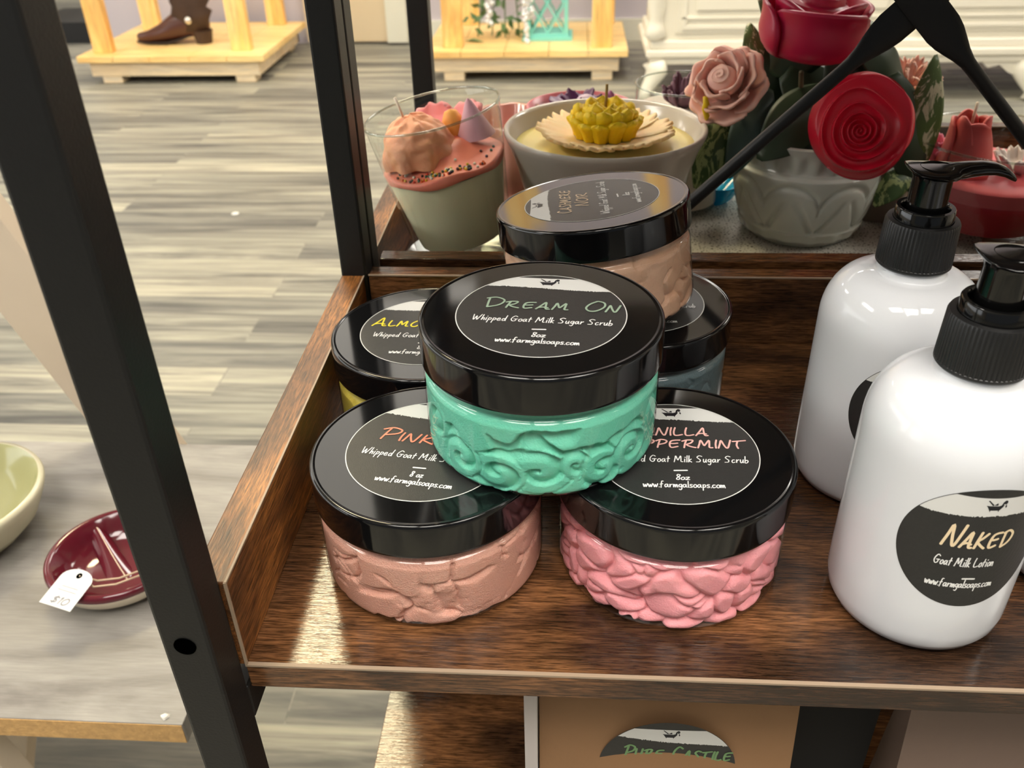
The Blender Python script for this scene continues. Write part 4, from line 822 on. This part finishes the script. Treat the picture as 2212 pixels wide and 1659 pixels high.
# maroon dish, tag
t = thing('ceramic_dish', 'small maroon glazed oval dish with a cream outside, holding the price tag', 'dish', (-0.3330, 0.4700, ZL+0.0003))
def dish(prof, sx=1.0, sy=0.98): 
    v, f = lathe(prof, 96); return [(p[0]*sx, p[1]*sy, p[2]) for p in v], f
M_MAR = glaze('maroon_glaze', srgb(92, 26, 38), 0.10)
mesh('cream_outside', *dish([(0.0, 0.0), (0.030, 0.0), (0.038, 0.003), (0.0455, 0.010), (0.0495, 0.0175), (0.0500, 0.0195)]), glaze('cream_glaze', srgb(226, 214, 190), 0.3), t, smooth=True)
ins = mesh('maroon_inside', *dish([(0.0500, 0.0195), (0.0508, 0.0215), (0.0502, 0.0245), (0.0480, 0.0258), (0.0450, 0.0240), (0.0405, 0.0150), (0.034, 0.0075), (0.022, 0.0050), (0.0, 0.0045)]), M_MAR, t, smooth=True)
def ridge(u, v):
    a = Vector((-0.031, 0.030, 0.0165)); b = Vector((0.006, -0.012, 0.0055)); p = a.lerp(b, v); s = 2*u-1
    sd = Vector((0.74, 0.67, 0)); return tuple(p+sd*(s*(0.006+0.004*v))+Vector((0, 0, 0.0065*(1-s*s)*(1-v*0.6)-0.003)))
mesh('spoon_ridge', *grid(ridge, 10, 12), M_MAR, t, smooth=True)
t = thing('price_tag', 'white paper price tag on a double string, lying over the rim of the maroon dish', 'price tag', (-0.3430, 0.4300, ZL+0.030))
def tagp(u, v, w=0): # u along length (hole end = 1), v across
    A = Vector((-0.0070, -0.0150, -0.0022)); 
    ax = Vector((0.0060, 0.0320, 0.0030)); ay = Vector((0.0255, -0.0075, -0.0005)); n = ax.cross(ay).normalized()*-1
    return tuple(A+Vector((-0.0125, 0, 0))+ax*u+ay*v+n*(-w))
V = []; n = 10; out = [(0, 0), (0.0, 1.0), (0.72, 1.0)]+[(0.72+0.28*math.sin(PI*k/12), 0.5+0.5*math.cos(PI*k/12)) for k in range(1, 12)]+[(0.72, 0.0)]
o = mesh('paper', [tagp(u, v) for u, v in out], [tuple(range(len(out)))], mat('tag_paper', srgb(232, 232, 232), 0.7), t); solid(o, 0.0004)
mesh('tag_hole', [tagp(0.84+0.075*math.cos(2*PI*k/20), 0.52+0.085*math.sin(2*PI*k/20), -0.0004) for k in range(20)], [tuple(range(20))], M_HOLE, o)
M_TINK = mat('tag_ink', srgb(150, 150, 152), 0.7)
def tagtext(s, u0, v0, h, wd, lw):
    v, f = text(s, 0, 0, h, wd, lw); return [tagp(u0+p[1], v0+p[0], -0.0004) for p in v], f
mesh('tag_writing', *join(tagtext('$10', 0.08, 0.50, 0.17, 0.5, 0.035), ([tagp(u+du, v, -0.0004) for u, du, v in ((0.40, 0, .22), (0.40, .02, .22), (0.40, .02, .82), (0.40, 0, .82))], [(0, 1, 2, 3)]), ([tagp(u+du, v, -0.0004) for u, du, v in ((0.50, 0, .26), (0.50, .02, .26), (0.50, .02, .78), (0.50, 0, .78))], [(0, 1, 2, 3)])), M_TINK, o)
h0 = Vector(tagp(0.84, 0.52))
for dy in (0.0, -0.006):
    mesh('string', *tube([tuple(h0), tuple(h0+Vector((0.012, 0.000+dy, -0.004))), tuple(h0+Vector((0.026, 0.004+dy, -0.005))), tuple(h0+Vector((0.042, 0.012+dy, -0.003)))], 0.0007, 8), mat('tag_string', srgb(200, 178, 150), 0.8), t, smooth=True)
# olive bowl
t = thing('ceramic_bowl', 'deeper cream and olive glazed bowl at the left frame edge', 'bowl', (-0.4800, 0.5050, ZL+0.0003))
M_CRB = glaze('olive_cream_glaze', srgb(206, 200, 172), 0.25)
mesh('bowl_outside', *dish([(0.0, 0.0), (0.036, 0.0), (0.045, 0.003), (0.060, 0.018), (0.0690, 0.036), (0.0710, 0.042), (0.0700, 0.0450), (0.0670, 0.0455)]), M_CRB, t, smooth=True)
mesh('bowl_inside', *dish([(0.0670, 0.0455), (0.0640, 0.0420), (0.058, 0.028), (0.045, 0.012), (0.025, 0.006), (0, 0.005)]), glaze('olive_glaze', srgb(166, 164, 120), 0.12), t, smooth=True)
mesh('carved_line', *tube([(0.042, -0.032, 0.018), (0.036, -0.020, 0.010), (0.034, -0.004, 0.0095), (0.038, 0.008, 0.0125)], 0.0022, 8), M_CRB, t, smooth=True)

# ------------------------------------------------------------------ far end of the shop
M_PINE = wood('pine', 'x', srgb(222, 178, 110), srgb(238, 202, 136), srgb(246, 218, 158), blotch=3, fine=200, rough=0.5, bstr=0.1, lines=0.08)
M_PINEV = wood('pine_upright', 'z', srgb(214, 160, 88), srgb(238, 194, 120), srgb(246, 214, 148), blotch=6, fine=200, rough=0.5, bstr=0.1, lines=0.10)
M_PALE = wood('pale_raw_pine', 'x', srgb(214, 190, 158), srgb(228, 208, 178), srgb(236, 220, 194), blotch=5, fine=200, rough=0.7, bstr=0.1, lines=0.08)
def platform(label, x0, x1, y0, y1, zt, posts, seams, group):
    t = thing('display_stand', label, 'display stand', ((x0+x1)/2, (y0+y1)/2, FLOOR_Z), group=group); o = Vector((-(x0+x1)/2, -(y0+y1)/2, -FLOOR_Z))
    def B(name, b, m, bw=0.003): q = mesh(name, *sh(box(*b), o), m, t); bevel(q, bw); return q
    n = len(seams)+1; xs = [x0]+seams+[x1]
    for i in range(n): B('deck_board', (xs[i]+0.001, xs[i+1]-0.001, y0, y1, zt-0.026, zt), M_PINE, 0.002)
    B('apron', (x0+0.035, x1-0.035, y0+0.03, y0+0.055, zt-0.088, zt-0.026), M_PALE); B('apron', (x1-0.060, x1-0.035, y0+0.055, y1-0.03, zt-0.088, zt-0.026), M_PALE)
    B('apron', (x0+0.035, x0+0.060, y0+0.055, y1-0.03, zt-0.088, zt-0.026), M_PALE); B('apron', (x0+0.035, x1-0.035, y1-0.055, y1-0.03, zt-0.088, zt-0.026), M_PALE)
    for (fx, fy) in ((x0+0.075, y0+0.035), (x1-0.145, y0+0.035), (x0+0.075, y1-0.11), (x1-0.145, y1-0.11)): B('foot', (fx, fx+0.085, fy, fy+0.075, FLOOR_Z, zt-0.088), M_PALE)
    for (px, py) in posts: B('upright', (px, px+0.083, py, py+0.042, zt, 1.0), M_PINEV)
    return t
platform('pine plank display stand with four uprights holding the brown boot', -2.085, -1.283, 3.775, 4.470, -0.5817, [(-2.038, 3.842), (-1.4440, 3.862), (-1.4420, 4.378), (-2.013, 4.300)], [-1.93, -1.77, -1.60, -1.44], 'pine display stands')
platform('pine plank display stand with the turquoise lantern, by the white cabinet', -0.612, 0.2225, 3.775, 4.350, -0.5742, [(-0.540, 3.845), (0.0735, 3.822), (-0.512, 4.300), (0.10, 4.29)], [-0.46, -0.28, -0.10, 0.06], 'pine display stands')
# boot
t = thing('cowboy_boot', 'brown leather cowboy boot with a pointed toe and silver stud, on the left stand', 'boot', (-1.70, 4.015, -0.5817))
LE = mat('boot_leather', srgb(84, 50, 40), 0.32, vary=0.35, vscale=14); LE2 = mat('boot_suede', srgb(66, 46, 36), 0.6, vary=0.3, vscale=25, bump=0.5, bscale=80)
mesh('vamp', *tube([(-0.205, -0.012, 0.030), (-0.195, -0.011, 0.030), (-0.150, -0.006, 0.034), (-0.09, 0, 0.048), (-0.03, 0.004, 0.070), (0.03, 0.006, 0.082), (0.085, 0.006, 0.080), (0.118, 0.006, 0.078)],
     [(0.008, 0.012), (0.016, 0.018), (0.032, 0.024), (0.045, 0.036), (0.046, 0.052), (0.044, 0.056), (0.038, 0.050), (0.012, 0.02)], 24, flat=(0, 1, 0)), LE, t, smooth=True)
mesh('shaft', *tube([(0.045, 0.006, 0.055), (0.048, 0.006, 0.100), (0.050, 0.006, 0.125), (0.044, 0.006, 0.150), (0.052, 0.006, 0.175), (0.042, 0.006, 0.200), (0.052, 0.006, 0.225), (0.044, 0.006, 0.25), (0.046, 0.006, 0.34)],
     [(0.042, 0.070), (0.047, 0.074), (0.056, 0.092), (0.051, 0.074), (0.060, 0.088), (0.053, 0.074), (0.062, 0.092), (0.058, 0.080), (0.064, 0.090)], 28, flat=(0, 1, 0)), LE2, t, smooth=True)
mesh('sole', *tube([(-0.212, -0.012, 0.012), (-0.15, -0.006, 0.008), (-0.07, 0, 0.008), (-0.01, 0.004, 0.022), (0.04, 0.006, 0.040)], [(0.008, 0.005), (0.032, 0.007), (0.043, 0.008), (0.036, 0.007), (0.036, 0.006)], 16, flat=(0, 1, 0)), mat('boot_sole', srgb(48, 34, 28), 0.5), t, smooth=True)
v, f = cap_([(0.034, 0.0), (0.044, 0.055)], 24); mesh('heel', [(p[0]*1.0+0.082, p[1]+0.006, p[2]) for p in v], f, LE2, t)
v, f = lathe([(0.0, 0.006), (0.012, 0.004), (0.015, 0.0)], 20); mesh('silver_stud', [(p[0]+0.055, -0.062-p[2], p[1]+0.105) for p in v], [tuple(reversed(q)) for q in f], mat('silver', srgb(220, 214, 205), 0.25, metal=0.8), t, smooth=True)
tag(mesh('blue_bottle', *lathe([(0.0, 0.0), (0.030, 0.0), (0.033, 0.01), (0.033, 0.10), (0.012, 0.13), (0.012, 0.16), (0, 0.16)], 32), glaze('cobalt_blue', srgb(60, 100, 200), 0.1), smooth=True, loc=(-1.77, 4.20, -0.5815)), 'cobalt blue bottle behind the boot', 'bottle')
# lantern
t = thing('lantern', 'turquoise wooden lantern with diamond lattice sides on the right stand', 'lantern', (-0.110, 4.035, -0.5740))
M_TQ = mat('turquoise_paint', srgb(140, 222, 212), 0.5)
def LB(name, *bs): mesh(name, *join(*[box(*b) for b in bs]), M_TQ, t)
LB('lantern_base', (-0.105, 0.105, -0.085, 0.085, 0, 0.014), (-0.088, 0.088, -0.070, 0.070, 0.014, 0.028))
for (x, y) in ((-0.078, -0.062), (0.078, -0.062), (-0.078, 0.062), (0.078, 0.062)): LB('lantern_post', (x-0.008, x+0.008, y-0.008, y+0.008, 0.028, 0.33))
LB('lantern_top', (-0.095, 0.095, -0.075, 0.075, 0.33, 0.345), (-0.06, 0.06, -0.05, 0.05, 0.345, 0.38))
def lattice(p0, ex, h=0.30, w=0.14, n=2):
    parts = []
    c = w/n
    for i in range(-4, n+1):
        for s in (1, -1):
            P = []
            for k in range(60):
                z = h*k/59; x = (i*c+z*0.62) if s > 0 else (w-(i*c)-z*0.62)
                if 0 <= x <= w: P.append((x, z))
            if len(P) > 2: parts.append(tube([(p0[0]+ex[0]*P[0][0], p0[1]+ex[1]*P[0][0], 0.028+P[0][1]), (p0[0]+ex[0]*P[-1][0], p0[1]+ex[1]*P[-1][0], 0.028+P[-1][1])], 0.0042, 6))
    return join(*parts)
for p0, ex in (((-0.070, -0.062), (1, 0)), ((-0.070, 0.062), (1, 0))): mesh('lattice', *lattice(p0, ex), M_TQ, t)
for p0, ex in (((-0.078, -0.055), (0, 1)), ((0.078, -0.055), (0, 1))): mesh('lattice', *lattice(p0, ex, w=0.11), M_TQ, t)
# garland
t = thing('garland', 'green faux vine with white blossom strands hanging beside the turquoise lantern', 'garland', (-0.330, 4.02, -0.5740))
rg = random.Random(3); M_VINE = mat('vine_green', srgb(96, 128, 84), 0.5, vary=0.3, vscale=30); M_WBL = mat('white_blossom', srgb(240, 242, 246), 0.6)
parts = []
for k in range(5): mesh('stem', *tube([(-0.06+0.05*k, 0.02*math.sin(k), 0.50), (-0.05+0.045*k, 0.03*math.cos(k), 0.2), (-0.08+0.06*k, 0.02*math.sin(k*2), 0.008)], 0.003, 6), M_VINE, t, smooth=True)
for k in range(70):
    c = Vector((rg.uniform(-0.12, 0.13), rg.uniform(-0.06, 0.06), rg.uniform(0.03, 0.34))); d = Vector((rg.uniform(-1, 1), rg.uniform(-1, 1), rg.uniform(-1, .3))).normalized(); sd = d.orthogonal().normalized(); L_ = rg.uniform(.04, .07)
    parts.append(([tuple(c), tuple(c+d*L_*.5+sd*.014), tuple(c+d*L_), tuple(c+d*L_*.5-sd*.014)], [(0, 1, 2, 3)]))
o = mesh('leaves', *join(*parts), M_VINE, t); o['kind'] = 'stuff'; solid(o, 0.001)
o = mesh('leaf', [(-0.13, -0.06, 0.004), (-0.10, -0.085, 0.012), (-0.045, -0.10, 0.006), (-0.09, -0.055, 0.012)], [(0, 1, 2, 3)], M_VINE, t); solid(o, 0.001)
parts = []
for (x, y, zb, zt) in ((-0.020, -0.075, 0.075, 0.30), (0.125, -0.11, 0.010, 0.20), (0.14, -0.10, 0.10, 0.34), (0.02, -0.05, 0.2, 0.34)):
    for k in range(26):
        z = zb+(zt-zb)*k/25; r = rg.uniform(0.007, 0.013); q = (x+rg.uniform(-.011, .011)+(0.05*(0.3-z) if x > .1 else 0), y+rg.uniform(-.01, .01), z)
        v, f = lathe([(r*math.sin(PI*i/4), -r*math.cos(PI*i/4)) for i in range(5)], 6, q); parts.append((v, f))
o = mesh('white_blossoms', *join(*parts), M_WBL, t, smooth=True); o['kind'] = 'stuff'
# white cabinet
t = thing('cabinet', 'cream white cabinet with raised panels, carved feet and a dark gap beneath', 'cabinet', (0.95, 3.75, FLOOR_Z))
M_CAB = mat('cream_white_paint', srgb(238, 232, 216), 0.4, vary=0.02); o_ = Vector((-0.95, -3.75, -FLOOR_Z))
def CB(name, *bs, m=M_CAB, bw=0.003, par=None): q = mesh(name, *sh(join(*[box(*b) for b in bs]), o_), m, par or t); bevel(q, bw, 3); return q
CB('cabinet_body', (0.30, 2.30, 3.500, 3.95, -0.50, 0.30))
CB('base_moulding', (0.285, 2.31, 3.480, 3.97, -0.508, -0.478), (0.270, 2.33, 3.462, 3.98, -0.535, -0.508), (0.285, 2.31, 3.475, 3.97, -0.562, -0.535), bw=0.006)
for (x0, x1) in ((0.375, 1.19), (1.235, 2.05)):
    pn = CB('door_panel', (x0, x1, 3.492, 3.500, -0.455, 0.28))
    CB('panel_frame', (x0+0.02, x1-0.02, 3.484, 3.492, -0.440, -0.425), (x0+0.02, x1-0.02, 3.484, 3.492, -0.405, -0.395), (x0+0.02, x0+0.035, 3.484, 3.492, -0.425, 0.26), (x1-0.035, x1-0.02, 3.484, 3.492, -0.425, 0.26), bw=0.002, par=pn)
    CB('panel_centre', (x0+0.07, x1-0.07, 3.483, 3.492, -0.375, 0.22), bw=0.004, par=pn)
v, f = lathe([(0.02, -0.478), (0.042, -0.46), (0.030, -0.43), (0.024, -0.40), (0.034, -0.36), (0.030, -0.30), (0.036, -0.24), (0.022, -0.20), (0.03, 0.3)], 32, (0.300, 3.498, 0)); mesh('corner_column', [(p[0]-0.95, p[1]-3.75, p[2]-FLOOR_Z) for p in v], f, M_CAB, t, smooth=True)
def foot(x, s):
    mesh('carved_foot', *tube([(x-0.95, 3.50-3.75, 0.145), (x-0.95+0.010*s, 3.495-3.75, 0.11), (x-0.95-0.012*s, 3.485-3.75, 0.07), (x-0.95-0.034*s, 3.475-3.75, 0.035), (x-0.95-0.030*s, 3.47-3.75, 0.006)], [(0.040, 0.050), (0.036, 0.045), (0.026, 0.030), (0.020, 0.022), (0.026, 0.030)], 16), M_CAB, t, smooth=True)
foot(0.305, 1); foot(1.66, -1)
# scalloped apron near the right foot
P = [(1.40, 0.155), (1.48, 0.150), (1.52, 0.118), (1.56, 0.128), (1.60, 0.098), (1.70, 0.080), (1.74, 0.155)]
V = [(x-0.95, y-3.75, z) for y in (3.485, 3.50) for x, z in P]; n = len(P)
mesh('scalloped_apron', V, [tuple(range(n)), tuple(range(2*n-1, n-1, -1))]+[(i, n+i, n+(i+1) % n, (i+1) % n) for i in range(n)], M_CAB, t)
# dark furniture at far left
tag(mesh('black_floor_cabinet', *box(-2.75, -2.42, 4.60, 5.0, FLOOR_Z, -0.60), mat('matt_black', srgb(22, 22, 24), 0.5)), 'low black base on the floor behind the left pine stand', 'base')
tag(mesh('dark_display_panel', *box(-2.95, -2.62, 4.62, 4.66, -0.598, -0.30), mat('matt_dark_green', srgb(34, 36, 28), 0.6)), 'dark panel standing on the low black base at far left', 'panel')
# small scrap on the floor
v, f = lathe([(0.0, 0.003), (0.008, 0.002), (0.011, 0.0)], 9)
tag(mesh('paper_scrap', v, f, M_LWHITE, loc=(-0.96, 2.36, FLOOR_Z)), 'tiny white paper scrap lying on the grey plank floor', 'scrap')
